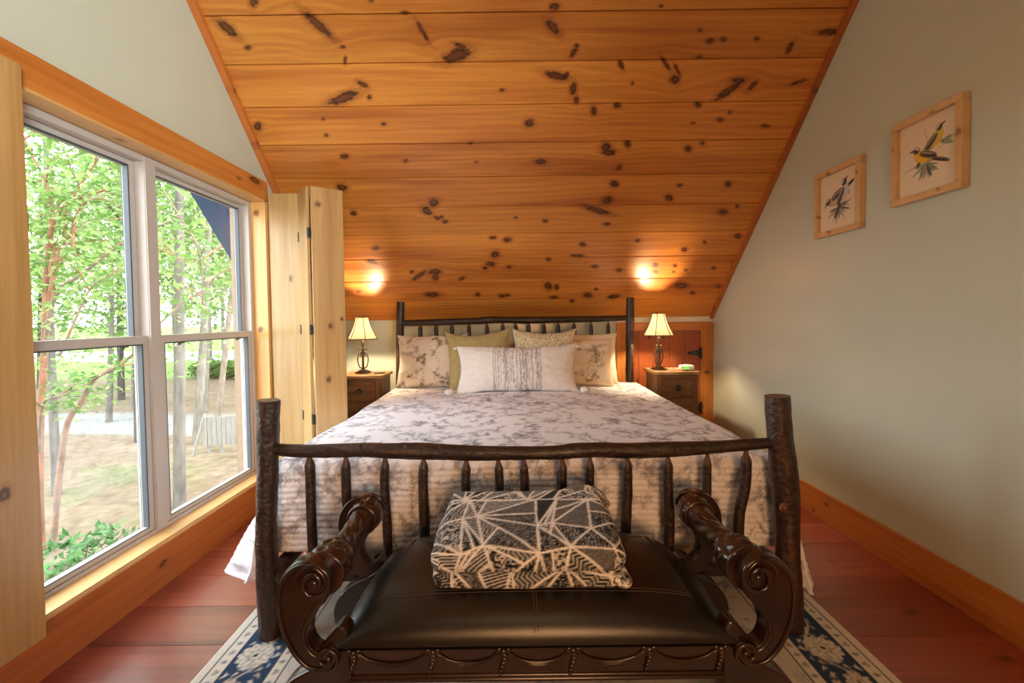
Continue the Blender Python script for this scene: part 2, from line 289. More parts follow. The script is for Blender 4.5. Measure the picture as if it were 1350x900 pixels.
class Canvas:
    def __init__(s,w,h,res,bg=0.):
        s.res=res; s.nx=int(round(w/res)); s.ny=int(round(h/res)); s.w=w; s.h=h
        s.a=np.zeros((s.nx,s.ny,3)); s.a[:]=bg
    def _win(s,cx,cy,r):
        i0=int((cx-r)/s.res)-1; i1=int((cx+r)/s.res)+2; j0=int((cy-r)/s.res)-1; j1=int((cy+r)/s.res)+2
        return np.arange(i0,i1),np.arange(j0,j1)
    def ell(s,cx,cy,rx,ry,ang,col,al=1.,wrap=True,soft=1.):
        r=max(rx,ry)+2*s.res; I,J=s._win(cx,cy,r)
        if not wrap:
            I=I[(I>=0)&(I<s.nx)]; J=J[(J>=0)&(J<s.ny)]
            if len(I)==0 or len(J)==0: return
        X,Y=np.meshgrid(I*s.res+s.res/2-cx,J*s.res+s.res/2-cy,indexing='ij')
        c,n=math.cos(ang),math.sin(ang); p=(X*c+Y*n)/rx; q=(-X*n+Y*c)/ry
        d=np.sqrt(p*p+q*q); e=soft*s.res/min(rx,ry)
        t=np.clip((1-d)/e+.5,0,1)*al
        ii=np.ix_(I%s.nx,J%s.ny); s.a[ii]=s.a[ii]*(1-t[...,None])+c3(col)*t[...,None]
    def line(s,pts,w,col,al=1.,wrap=True):
        for (p,q) in zip(pts[:-1],pts[1:]):
            L=math.hypot(q[0]-p[0],q[1]-p[1]); 
            if L<1e-6: continue
            s.ell((p[0]+q[0])/2,(p[1]+q[1])/2,L/2+w,w,math.atan2(q[1]-p[1],q[0]-p[0]),col,al,wrap)
    def samp(s,x,y,wrap=True):
        x=np.asarray(x)/s.res-.5; y=np.asarray(y)/s.res-.5
        i=np.floor(x).astype(int); j=np.floor(y).astype(int); fx=(x-i)[...,None]; fy=(y-j)[...,None]
        if wrap: g=lambda a,b: s.a[a%s.nx,b%s.ny]
        else: g=lambda a,b: s.a[np.clip(a,0,s.nx-1),np.clip(b,0,s.ny-1)]
        return (g(i,j)*(1-fx)+g(i+1,j)*fx)*(1-fy)+(g(i,j+1)*(1-fx)+g(i+1,j+1)*fx)*fy
def rbox(c,h,r,n=(12,12,12),dispf=None):
    """rounded box as six grids; returns list of (G)"""
    out=[]; h=c3(h); c=c3(c); r=min(r,*(h*.999))
    for ax in range(3):
        o=[a for a in range(3) if a!=ax]
        a=np.linspace(-1,1,n[o[0]]); b=np.linspace(-1,1,n[o[1]])
        def warp(t,hh): # denser near edges
            return t
        A,B=np.meshgrid(warp(a,0),warp(b,0),indexing='ij')
        for sg in (-1,1):
            Q=np.zeros(A.shape+(3,)); Q[...,ax]=sg; Q[...,o[0]]=A; Q[...,o[1]]=B
            q=Q*h; inn=np.clip(q,-(h-r),h-r); d=q-inn; d/=np.linalg.norm(d,axis=-1,keepdims=True)
            P=inn+d*r
            if dispf is not None: P=dispf(P,d)
            flip=(sg<0)!=(ax==1)
            out.append((P+c,d,flip))
    return out
# ================================================================ ROOM
XL=-1.745; XR=1.915; YB=4.2; YF=-2.2; ZK=1.27; ZT=3.47; YT=2.0
S2=math.sqrt(2)
def struct(o): o['kind']='structure'; return o
# floor: planks running across the room
mb=MB(); y=YF; k=0; bw=.236; y=1.93-bw*math.ceil((1.93-YF)/bw)
while y<YB+.1:
    y1=y+bw
    rv=.012 if y>1.0 else .06
    sv=np.array([0,.0015]+list(np.linspace(.003,bw-.003,max(3,int(bw/rv))))+[bw-.0015,bw]); su=np.arange(XL-.2,XR+.12,.03 if y>1.0 else .2)
    A,B=np.meshgrid(su,sv,indexing='ij'); Cc=pine(A,B,100+k,'floor',auto_knots(3.9,bw,k+50,5) if y>1 else (),.2)
    dz=np.where((sv<.001)|(sv>bw-.001),-.004,0.)
    mb.grid(np.stack([A,B+y,np.tile(dz,(len(su),1))],-1),Cc,smooth=False)
    y=y1; k+=1
o=mb.build('floor',M['floor'],kind='structure')
# sub floor slab keeps the sky out
# ceiling: sloped tongue-and-groove pine boards
CKB=CK
mb=MB(); bw=.2425; nb=int((YB-YT)*S2/bw)+1
for k in range(nb):
    s0=k*bw
    dense=s0<2.75
    r=.0062 if dense else .03
    sv=np.array([0,.0022,.0055]+list(np.arange(.0105,bw-.0085,r))+[bw-.0055,bw-.0022,bw]); su=np.arange(XL-.03,XR+.03,.0075 if dense else .05)
    A,B=np.meshgrid(su,sv+s0,indexing='ij')
    kn=[q for q in CKB if s0-.05<q[1]<s0+bw+.05]
    Cc=pine(A,B,20+k,'ceil',kn,.13)
    e=np.minimum(sv,bw-sv); dn=np.where(e<.001,.014,np.where(e<.004,.004,0.))
    nrm=np.array([0,1,1])/S2
    P=np.stack([A,YB-B/S2,ZK+B/S2],-1)+dn[None,:,None]*nrm
    mb.grid(P,Cc,smooth=False)
mb.grid(np.array([[[XL-.03,YT+.02,ZT-.0],[XL-.03,YF,ZT]],[[XR+.03,YT+.02,ZT],[XR+.03,YF,ZT]]]),TONES['ceil'][0],smooth=False)
mb.build('ceiling',M['pine_x'],kind='structure')
# roof above (keeps daylight out), with the blue overhang beyond the gable wall
mb=MB()
n=np.array([0,1,1])/S2
def slab(x0,x1,ya,yb,off,th,mat_,name):
    m=MB(); V=[]
    for x in (x0,x1):
        for (yy) in (ya,yb):
            z=ZK+(YB-yy)
            for d in (off,off+th): V.append(np.array([x,yy,z])+n*d)
    F=[[0,1,3,2],[4,6,7,5],[0,4,5,1],[2,3,7,6],[0,2,6,4],[1,5,7,3]]
    m.add(V,F,(1,1,1),False); return m.build(name,mat_,weld=True,kind='structure')
slab(XL-.25,XR+.25,4.9,1.9,.03,.14,M['siding'],'roof')
slab(-2.34,XL-.26,5.3,1.9,-.03,.20,M['eave'],'trim_10')
m=MB(); m.box((XL-.25,YF-.2,ZT+.03),(XR+.25,YT+.1,ZT+.2)); m.build('roof_deck',M['siding'],kind='structure')
# walls
def prismx(mb,out,x0,x1,C=(1,1,1)): mb.prism(out,0,x0,x1,C)
WY0,WY1,WZ0,WZ1=1.33,3.05,.20,2.115
zc=lambda y: ZK+(YB-y)+.02
def wallleft(x0,x1,matn,name):
    mb=MB()
    prismx(mb,[(YF,0),(WY0,0),(WY0,ZT+.02),(YF,ZT+.02)],x0,x1)
    prismx(mb,[(WY0,-.0),(WY1,-.0),(WY1,WZ0),(WY0,WZ0)],x0,x1)
    prismx(mb,[(WY0,WZ1),(WY1,WZ1),(WY1,zc(WY1)),(YT-.0,ZT+.02),(WY0,ZT+.02)],x0,x1)
    prismx(mb,[(WY1,0),(YB+.1,0),(YB+.1,zc(YB+.1)),(WY1,zc(WY1))],x0,x1)
    return mb.build(name,M[matn],weld=True,kind='structure')
wallleft(-1.88,XL,'plaster','wall_left'); 
mb=MB(); x0,x1=-1.96,-1.89
prismx(mb,[(YF,-2.3),(WY0,-2.3),(WY0,ZT+.02),(YF,ZT+.02)],x0,x1)
prismx(mb,[(WY0,-2.3),(WY1,-2.3),(WY1,WZ0),(WY0,WZ0)],x0,x1)
prismx(mb,[(WY0,WZ1),(WY1,WZ1),(WY1,zc(WY1)),(YT,ZT+.02),(WY0,ZT+.02)],x0,x1)
prismx(mb,[(WY1,-2.3),(YB+.3,-2.3),(YB+.3,zc(YB+.3)),(WY1,zc(WY1))],x0,x1)
mb.build('wall_exterior',M['siding'],weld=True,kind='structure')
mb=MB(); prismx(mb,[(YF,0),(YB+.1,0),(YB+.1,zc(YB+.1)),(YT,ZT+.02),(YF,ZT+.02)],XR,XR+.12); mb.build('wall_right',M['plaster'],weld=True,kind='structure')
mb=MB(); mb.box((XL-.15,YB,0),(XR+.12,YB+.1,ZK+.03)); mb.build('wall_back',M['plaster'],kind='structure')
mb=MB(); mb.box((XL-.15,YF-.1,0),(XR+.12,YF,ZT+.03)); mb.build('wall_front',M['plaster'],kind='structure')
mb=MB(); mb.box((XL-.2,YF-.1,-.3),(XR+.12,YB+.1,-.02)); mb.build('floor_slab',M['siding'],kind='structure')
# rake trims along the slope
d=np.array([0,-1,1])/S2; nn_=np.array([0,-1,-1])/S2
for (nm,x,lx,sd) in (('trim_1',XL,.042,41),('trim_2',XR-.03,.03,42)):
    mb=MB(); o0=np.array([x,YB,ZK]); 
    board(mb,o0,d,nn_,(1,0,0),(YB-YT)*S2,.034,lx,'rake',sd,auto_knots(3,.034,sd,5),.006,.02)
    mb.build(nm,M['pine'],weld=True,bevel=.003,kind='structure')
# window header, apron, stool, jambs
mb=MB(); x=-1.702
HY0=.2
hk=[(2.92-HY0,.10,.055,.0,0,.018),(2.75-HY0,.06,.02,0,0,.008)]
board(mb,(XL+.001,HY0,2.113),(0,1,0),(0,0,1),(1,0,0),3.07-HY0,.131,XL*-1-1.702-.001+.0,'trim',43,hk,.006,.012)
mb.build('trim_3',M['pine_y'],weld=True,bevel=.003,kind='structure')
mb=MB(); board(mb,(-1.712,HY0,0.0),(0,1,0),(0,0,1),(-1,0,0),YB-HY0,.205,.03,'rake',44,[(2.08-HY0,.115,.022,.006,-.004,.011)],.006,.014)
mb.build('baseboard_left',M['pine_y'],weld=True,bevel=.002,kind='structure')
mb=MB(); board(mb,(-1.700,HY0+.6,.206),(0,1,0),(-1,0,0),(0,0,1),3.06-HY0-.6,.125,.018,'sill',45,(),.01,.02); mb.build('trim_4',M['pine_y'],weld=True,bevel=.004,kind='structure')
mb=MB(); board(mb,(-1.703,HY0+.6,.2245),(0,1,0),(-1,0,0),(0,0,1),3.06-HY0-.6,.10,.006,'sill',46,(),.01,.02); mb.build('trim_5',M['pine_y'],weld=True,kind='structure')
mb=MB(); board(mb,(-1.704,1.34,2.113),(0,1,0),(-1,0,0),(0,0,-1),1.72,.11,.012,'jamb',47,[(1.98-1.34,.05,.02,0,0,.01)],.008,.015); mb.build('trim_6',M['pine_y'],weld=True,kind='structure')
mb=MB(); board(mb,(-1.704,3.032,.224),(0,0,1),(-1,0,0),(0,1,0),1.888,.11,.018,'jamb',48,[(1.80,.06,.018,0,0,.016),(1.0,.055,.016,0,0,.014)],.006,.012); mb.build('trim_7',M['pine_z'],weld=True,kind='structure')
mb=MB(); board(mb,(-1.704,1.345,.224),(0,0,1),(-1,0,0),(0,-1,0),1.888,.11,.012,'jamb',49,(),.01,.02); mb.build('trim_8',M['pine_z'],weld=True,kind='structure')
mb=MB(); board(mb,(-1.745,3.052,.21),(0,0,1),(0,1,0),(1,0,0),1.90,.10,.043,'jamb',50,(),.008,.012); mb.build('trim_9',M['pine_z'],weld=True,bevel=.003,kind='structure')
# right baseboard, back casing & door
mb=MB(); bk=[(2.63-HY0,.12,.016,0,0,.010),(2.75-HY0,.03,.010,0,0,.008)]
board(mb,(XR-.018,HY0,0),(0,1,0),(0,0,1),(1,0,0),YB-HY0,.18,.018,'trim',51,bk,.006,.014); mb.build('baseboard_right',M['pine_y'],weld=True,bevel=.004,kind='structure')
mb=MB(); board(mb,(1.795,YB-.022,0),(0,0,1),(1,0,0),(0,1,0),1.15,.118,.022,'trim',52,[(.735,.06,.014,0,0,.022)],.006,.01); mb.build('trim_11',M['pine_z'],weld=True,bevel=.003,kind='structure')
mb=MB(); board(mb,(.985,YB-.022,0),(0,0,1),(1,0,0),(0,1,0),1.15,.095,.022,'trim',53,(),.006,.01); mb.build('trim_12',M['pine_z'],weld=True,bevel=.003,kind='structure')
mb=MB(); board(mb,(.985,YB-.024,1.138),(1,0,0),(0,0,1),(0,1,0),.93,.082,.024,'trim',54,(),.006,.01); mb.build('trim_13',M['pine_x'],weld=True,bevel=.003,kind='structure')
mb=MB(); mb.box((.98,YB-.006,1.222),(XR,YB,1.268)); mb.build('trim_14',M['ivory'],kind='structure')
# small access door of vertical pine planks
dr=MB(); dk=[(.86,.115,.006,0,0,.006),(1.06,.10,.012,0,0,.012),(.62,.09,.014,0,0,.012),(.75,.11,.01,0,0,.01)]
xs=[1.082,1.20,1.335,1.50,1.65,1.793]
for i in range(5):
    board(dr,(xs[i]+.001,YB-.014,0.02),(0,0,1),(1,0,0),(0,1,0),1.115,xs[i+1]-xs[i]-.002,.014,'door',60+i,dk if i in (1,2) else auto_knots(1.1,.14,i,3),.008,.012)
door=dr.build('door_1',M['pine_z'],weld=True,kind='structure',bevel=.002)
def strap(z):
    m=MB(); x1=1.802; y0=YB-.022
    m.prism([(x1-.14,z-.004),(x1-.12,z+.012),(x1-.105,z+.010),(x1-.02,z+.026),(x1-.02,z-.034),(x1-.105,z-.018),(x1-.12,z-.020)],1,y0,YB-.014)
    m.box((x1-.02,y0-.006,z-.055),(x1+.004,YB-.014,z+.047))
    m.tube([(x1-.006,y0-.006,z-.06),(x1-.006,y0-.006,z+.052)],.008,10)
    for dx in (.035,.075,.112): m.ball((x1-dx,y0,z-.004),.006,nu=6,nv=8)
    h=m.build('strap_hinge',M['black'],door); h['label']='black iron strap hinge'; return h
strap(.925); strap(.40)
# ---------------------------------------------------------------- windows (double hung pair)
def window(name,y0,y1,near):
    z0,z1=.226,2.10; xf,xb=-1.800,-1.885
    root=MB(); fw=.030
    root.box((xf,y0,z0),(xb,y0+fw,z1)); root.box((xf,y1-fw,z0),(xb,y1,z1)); root.box((xf,y0+fw,z1-.030),(xb,y1-fw,z1)); root.box((xf,y0+fw,z0),(xb,y1-fw,z0+.022))
    w=root.build(name,M['vinyl'],kind='structure',bevel=.003)
    a,b=y0+fw+.002,y1-fw-.002; zm=1.192
    def sash(xc,za,zb,rt,rb,st,nm):
        m=MB(); x0,x1=xc+.016,xc-.016
        m.box((x0,a,za),(x1,a+st,zb)); m.box((x0,b-st,za),(x1,b,zb)); m.box((x0,a+st,zb-rt),(x1,b-st,zb)); m.box((x0,a+st,za),(x1,b-st,za+rb))
        s=m.build(nm,M['vinyl'],w,bevel=.003)
        g=MB(); g.box((xc+.003,a+st-.004,za+rb-.004),(xc-.003,b-st+.004,zb-rt+.004)); g.build('glass_pane',M['glass'],s)
        k=MB(); q=.005
        for xx in (xc+.0165,xc-.0165):
            k.box((xx,a+st-q,za+rb-q),(xx-.0015,a+st,zb-rt+q)); k.box((xx,b-st,za+rb-q),(xx-.0015,b-st+q,zb-rt+q)); k.box((xx,a+st,zb-rt),(xx-.0015,b-st,zb-rt+q)); k.box((xx,a+st,za+rb-q),(xx-.0015,b-st,za+rb))
        k.box((xc+.0155,a+st-.0001,za+rb),(xc+.001,a+st+.0015,zb-rt)); k.box((xc+.0155,b-st-.0015,za+rb),(xc-.010,b-st+.0001,zb-rt))
        k.box((xc+.0155,a+st,zb-rt-.0015),(xc+.001,b-st,zb-rt+.0001))
        k.build('glazing_seal',M['darkvinyl'],s)
        return s
    su=sash(-1.862,zm-.018,z1-.031,.030,.040,.036,'upper_sash')
    sl=sash(-1.824,z0+.023,zm+.024,.044,.026,.036,'lower_sash')
    for yy in (a+.14,b-.14):
        m=MB(); m.box((-1.806,yy-.02,zm-.026),(-1.799,yy+.02,zm-.019)); m.tube([(-1.815,yy,zm-.026),(-1.815,yy,zm-.034)],.010,10); m.build('tilt_latch',M['darkvinyl'],sl)
    return w
window('window_1',1.347,2.188,True)
window('window_2',2.192,3.030,False)
m=MB(); m.box((-1.799,2.160,.232),(-1.795,2.222,2.096)); m.build('window_mullion_cover',M['vinyl'],kind='structure')
# ---------------------------------------------------------------- shutters
def leaf(mb,p0,p1,z0,z1,th,seed,knots,tone='pale'):
    p0=c3((*p0,z0)); p1=c3((*p1,z0)); V=p1-p0; L=np.linalg.norm(V); V/=L; W=np.cross(V,(0,0,1.))
    board(mb,p0,(0,0,1),V,W,z1-z0,L,th,tone,seed,knots,.006,.01,.06)
Z0,Z1=.19,2.165
t=thing('bifold_shutter','pine bifold shutter folded open at far side of window, beside bed','shutter',(-1.58,3.0,Z0))
t['label']='tall zigzag folded pine shutter leaves with black hinges between window and left nightstand'
mb=MB(); leaf(mb,(-1.692,3.075),(-1.478,3.075),Z0,Z1,.02,71,auto_knots(1.9,.2,5,1)); mb.build('shutter_leaf',M['pine_z'],t,weld=True,bevel=.002)
mb=MB(); leaf(mb,(-1.474,3.068),(-1.345,2.915),Z0,Z1,.02,72,()); mb.build('shutter_leaf',M['pine_z'],t,weld=True,bevel=.002)
mb=MB()
k3=[(1.86,.045,.016,0,0,.016),(1.05,.105,.020,0,0,.014),(.69,.085,.019,0,0,.014),(1.10,.18,.012,0,0,.010),(.30,.06,.016,0,0,.012)]
leaf(mb,(-1.333,2.905),(-1.172,3.03),Z0,Z1,.02,73,k3,'shut'); mb.build('shutter_leaf',M['pine_z'],t,weld=True,bevel=.002)
for (hx,hy) in ((-1.478,3.055),(-1.342,2.900)):
    for z in (1.86,1.22,.62):
        m=MB(); m.box((hx-.012,hy-.002,z-.032),(hx+.012,hy-.008,z+.032)); m.tube([(hx,hy-.009,z-.034),(hx,hy-.009,z+.034)],.0055,8); hobj=m.build('shutter_hinge',M['black'],t)
t=thing('folded_shutter','wide pale pine shutter leaf folded flat against near side of window at left edge','shutter',(-1.68,1.36,Z0-.01))
kn=[(.55,.20,.02,.012,-.01,.014),(1.25,.19,.018,0,0,.010),(1.05,.12,.01,0,0,.007),(.40,.12,.012,.006,-.005,.012),(1.6,.1,.012,0,0,.008)]
mb=MB(); board(mb,(-1.681,1.20,Z0-.012),(0,0,1),(0,1,0),(1,0,0),Z1-Z0+.01,.308,.021,'shut',81,kn,.005,.008,.06); mb.build('shutter_leaf',M['pine_z'],t,weld=True,bevel=.0025)
mb=MB(); board(mb,(-1.7015,1.19,Z0-.012),(0,0,1),(0,1,0),(1,0,0),Z1-Z0+.01,.30,.018,'pale',82,(),.012,.03,.06); mb.build('shutter_leaf',M['pine_z'],t,weld=True,bevel=.0025)
m=MB(); m.box((-1.683,1.505,1.6),(-1.664,1.512,1.66)); m.build('shutter_hinge',M['black'],t)
# ================================================================ LOG BED
BD,BM,BL=c3((.011,.0053,.0033)),c3((.036,.0155,.008)),c3((.14,.068,.038))
def barkcol(seed,red=0.):
    def f(L,T):
        a=fbm(np.cos(T)*4+seed,L*5+np.sin(T)*4,seed,4); b=fbm(T*7+seed,L*9,seed+3,3); c=fbm(L*40+seed,T*3,seed+7,3)
        C=mixc(BD,BM,np.clip(1.7*a-.35,0,1)); C=mixc(C,BL,np.clip((b-.58)*3,0,1)*.6); C=mixc(C,BD,np.clip((c-.6)*3,0,1)*.5)
        if red: C=C*(1+np.array([.7,.1,-.05])*red)
        return C
    return f
def barkdisp(seed,amt=.10):
    return lambda L,T: 1+amt*(fbm(np.cos(T)*1.6+seed,L*9+np.sin(T)*1.6,seed,4)-.5)*2+.07*(fbm(np.cos(T)*5+seed,L*22+np.sin(T)*5,seed+8,3)-.5)*2
def log(mb,pts,r,seed,step=.010,seg=26,amt=.10,red=0.,tips=(0,0),capC=(.11,.048,.022)):
    P=np.asarray(pts,float); n=max(8,int(np.linalg.norm(np.diff(P,axis=0),axis=1).sum()/step)); Q=spline(P,n)
    L=np.concatenate([[0],np.cumsum(np.linalg.norm(np.diff(Q,axis=0),axis=1))])
    R=np.interp(np.linspace(0,1,n),np.linspace(0,1,len(np.atleast_1d(r))),np.atleast_1d(r)) if np.ndim(r) else np.full(n,r)
    if tips[0]: R=R*lerp(.42,1,sst(.004,tips[0],L))
    if tips[1]: R=R*lerp(.42,1,sst(.004,tips[1],L[-1]-L))
    bc=barkcol(seed,red)
    def cf(LL,TT):
        C=bc(LL,TT); w=np.zeros_like(LL)
        if tips[0]: w=np.maximum(w,sst(tips[0],tips[0]*.5,LL))
        if tips[1]: w=np.maximum(w,sst(tips[1],tips[1]*.5,L[-1]-LL))
        return mixc(C,c3((.11,.04,.016)),w*.8)
    # bulge slow variation
    R=R*(1+.05*np.sin(L*7+seed))
    mb.tube(Q,R,seg,colf=cf,dispf=barkdisp(seed,amt),capC=capC)
YP=1.738; YH=3.93
bed=thing('log_bed','rustic dark hickory log bed with bark rails and spindles, against sloped ceiling','bed',(.05,2.85,0))
def part(name,matn,parent,fn,**k):
    m=MB(); fn(m); return m.build(name,M[matn],parent,**k)
part('foot_post','bark',bed,lambda m:log(m,[(-1.002,YP,.003),(-1.008,YP,.4),(-.996,YP,.70),(-.985,YP,.965)],[.041,.043,.040,.042],1))
def rp(m):
    log(m,[(1.112,YP,.003),(1.100,YP,.28),(1.088,YP,.56),(1.065,YP,.78),(1.052,YP,.955)],[.045,.047,.052,.044,.043],2,red=.35)
fp=part('foot_post','bark',bed,rp); fp['label']='reddish thick foot post with round knot'
def knot(m):
    c=at(1034,669,YP-.05); 
    for rr,cc in ((.020,(.15,.055,.03)),(.013,(.05,.02,.012)),(.007,(.2,.08,.04))):
        m.ball(c+np.array([0,.004-.004*(rr<.02)-.003*(rr<.01),0]),rr,cc,scale=(1,.35,1))
part('knot','bark',fp,knot)
part('foot_rail','bark',bed,lambda m:log(m,[(-.985,YP,.768),(-.84,YP-.004,.758),(-.60,YP,.758),(-.37,YP+.004,.748),(-.09,YP,.738),(.15,YP-.004,.738),(.28,YP,.745),(.50,YP,.742),(.70,YP,.746),(.90,YP,.757),(1.05,YP,.766)],[.022,.028,.030,.031,.030,.027,.030,.031,.029,.026,.024,.020],3,amt=.14))
part('foot_rail','bark',bed,lambda m:log(m,[(-.99,YP,.245),(-.4,YP+.003,.255),(.2,YP,.25),(.7,YP,.255),(1.09,YP,.25)],.027,4))
fx=[-.827,-.681,-.523,-.368,-.197,-.069,.033,.189,.300,.450,.614,.773,.928]
bx=[.005,.004,.006,.0,.003,-.004,.004,.003,.004,-.008,.002,.0,-.024]
for i,x in enumerate(fx):
    zr=np.interp(x,[-.985,-.6,-.09,.3,.7,1.05],[.768,.758,.738,.744,.746,.766])-.024
    rr=[.020,.0185,.0185,.0195,.020,.0185,.0185,.0195,.0175,.0195,.019,.0175,.021][i]
    part('foot_spindle','bark',bed,lambda m:log(m,[(x+bx[i],YP,.262),(x+bx[i]*1.3+random.uniform(-.006,.006),YP+random.uniform(-.006,.006),.46),(x+random.uniform(-.005,.005),YP,.6),(x,YP,zr)],rr,10+i,seg=16,tips=(.03,.045)))
part('head_post','bark',bed,lambda m:log(m,[(-1.030,YH,.003),(-1.034,YH,.7),(-1.025,YH,1.1),(-1.012,YH,1.437)],[.037,.036,.034,.033],30))
part('head_post','bark',bed,lambda m:log(m,[(1.045,YH,.003),(1.043,YH,.7),(1.05,YH,1.1),(1.055,YH,1.45)],[.038,.037,.035,.034],31,red=.2))
part('head_rail','bark',bed,lambda m:log(m,[(-1.01,YH,1.247),(-.8,YH,1.249),(-.35,YH,1.257),(-.18,YH,1.266),(.16,YH,1.258),(.57,YH,1.259),(1.04,YH,1.267)],[.026,.027,.029,.033,.028,.030,.028,.022],32,amt=.13))
part('head_rail','bark',bed,lambda m:log(m,[(-1.02,YH,.62),(0,YH,.625),(1.04,YH,.62)],.027,33))
hx=[-.841,-.697,-.554,-.403,-.239,-.096,.02,.137,.274,.403,.547,.697,.855]
for i,x in enumerate(hx):
    part('head_spindle','bark',bed,lambda m:log(m,[(x,YH,.64),(x+random.uniform(-.006,.006),YH,.95),(x,YH,1.235)],.0185,40+i,seg=14,step=.014,tips=(.03,.04)))
for x in (-.99,1.05):
    part('side_rail','bark',bed,lambda m:log(m,[(x,YP+.02,.25),(x,YP+1.1,.255),(x,YH-.02,.25)],.035,60,step=.03,seg=12))
def hook(m):
    m.tube(spline([(1.03,YP+.05,.785),(1.012,YP+.06,.800),(.992,YP+.06,.798),(.982,YP+.06,.782)],14),.0045,8,(.02,.01,.008))
mbx=MB()
for (P,d,fl) in rbox((.035,2.84,.335),(.955,.99,.105),.03,(24,24,8)): mbx.grid(P,(.50,.36,.22),flip=fl)
tag(mbx.build('box_spring',M['fabric'],weld=True),'tan fabric box spring glimpsed under quilt hem inside the log bed','box spring')
# ================================================================ QUILT (printed toile)
def toile(W,H,res,n,seed,ink,ink2,dens=1.,sc=1.):
    cv=Canvas(W,H,res,(1,1,1)); r=random.Random(seed)
    def leafs(x,y,a,L,n,sz,col,al):
        px,py=x,y; pts=[(x,y)]; cur=r.uniform(-2.5,2.5)
        for i in range(n):
            a+=cur*L/n; px+=math.cos(a)*L/n; py+=math.sin(a)*L/n; pts.append((px,py))
            for sd in (-1,1):
                if r.random()<.85:
                    la=a+sd*r.uniform(.5,1.0); s=sz*r.uniform(.6,1.2)
                    cv.ell(px+math.cos(la)*s,py+math.sin(la)*s,s,s*.36,la,col,al*r.uniform(.55,1))
        cv.line(pts,res*.55,col,al); return px,py,a
    def flower(x,y,s,col,al):
        k=r.choice([5,6,8])
        for i in range(k):
            a=2*PI*i/k+r.random()*.3; cv.ell(x+math.cos(a)*s*.62,y+math.sin(a)*s*.62,s*.46,s*.30,a,col,al*r.uniform(.35,.8))
        cv.ell(x,y,s*.3,s*.3,0,col,al); cv.ell(x,y,s*.15,s*.15,0,(1,1,1),.7)
    for i in range(n):
        x,y=r.uniform(0,W),r.uniform(0,H); a=r.uniform(0,2*PI); col=ink if r.random()<.65 else ink2; al=r.uniform(.5,.95)*dens
        for b in range(r.choice([1,2,3])):
            ex,ey,ea=leafs(x,y,a+r.uniform(-.8,.8),sc*r.uniform(.06,.17),r.randint(4,8),sc*r.uniform(.007,.015),col,al)
            if r.random()<.45: flower(ex,ey,sc*r.uniform(.016,.034),col,al)
        if r.random()<.30: flower(x,y,sc*r.uniform(.028,.05),col,al*.8)
        if r.random()<.5:   # tendril
            pts=[(x,y)]; aa=a+PI
            for q in range(16):
                aa+=.20+q*.02; pts.append((pts[-1][0]+math.cos(aa)*.008*sc,pts[-1][1]+math.sin(aa)*.008*sc))
            cv.line(pts,res*.5,col,al*.8)
    return cv
TQ=toile(1.1,1.1,.0022,190,3,(.16,.14,.165),(.35,.32,.35),.85,.70)
QB=c3((.88,.865,.92))
def quiltcol(x,y): return TQ.samp(x,y)*QB
ZQ=.683; XQ0,XQ1=-1.055,1.135
def topz(x,y):
    return ZQ+.012*np.cos((x-.04)/1.05*PI/2)+.010*(fbm(x*2.2+3,y*2.2,77,3)-.5)*2+.008*sst(3.2,3.8,y)
m=MB()
# cross section: left hem -> top -> right hem ; arclength a
yy=np.linspace(1.865,3.90,270); nside=70; ntop=330
rad=.055
def crosssec(y,ext,lh,rh,flL,flR):
    """polyline of (x,z,a) for given y"""
    pts=[]
    return pts
xs=np.linspace(XQ0+rad,XQ1-rad,ntop)
t=np.linspace(0,1,nside)[1:]
X,Y=np.meshgrid(xs,yy,indexing='ij'); Zt=topz(X,Y)
fr=sst(1.865+.05,1.865,Y)
Zt=Zt-.0*fr
ridge=.0016*np.sin(Y*2*PI/.026+1.2*fbm(X*3,Y*3,5,2))
top=np.stack([X,Y,Zt+ridge],-1); ctop=quiltcol(X,Y)
def side(sg,foot_drop,flare,xedge,foot_y):
    """returns grid (nside, ny) from edge to hem; near foot the sheet swings forward and hangs lower"""
    T,Yg=np.meshgrid(t,yy,indexing='ij')
    w=sst(2.35,1.865,Yg)                       # 1 at foot
    drop=lerp(.42,foot_drop,w); fl=lerp(.10,flare,w)
    ripple=.020*np.sin(Yg*9+.8*sg)*T+.018*(fbm(Yg*3.5,T*2+sg,9,3)-.5)*T*2
    arc=np.minimum(T*6,1)*PI/2
    x=xedge-sg*rad+sg*rad*np.sin(arc)+sg*(fl*np.clip((T-.16)/.84,0,1)**1.15+ripple)
    z0=topz(np.full_like(Yg,xedge-sg*rad),Yg)
    z=z0-rad*(1-np.cos(arc))-(drop-rad)*np.clip((T-.16)/.84,0,1)
    # swing forward & in at the very foot
    w2=sst(1.99,1.865,Yg)
    y=Yg-foot_y*w2*sst(.15,.8,T)
    x=x-sg*(.17 if sg<0 else .07)*sst(1.93,1.865,Yg)*sst(.25,1,T)
    ridge=.0016*np.sin(T*drop*2*PI/.026)
    x=x+sg*ridge
    C=quiltcol(xedge+sg*T*drop,Yg)
    return np.stack([x,y,z],-1),C
L,CL=side(-1,.50,.255,XQ0,.06); Rr,CR=side(1,.58,.19,XQ1,.07)
G=np.concatenate([L[::-1],top,Rr],0); Cc=np.concatenate([CL[::-1],ctop,CR],0)
m.grid(G,Cc,flip=False)
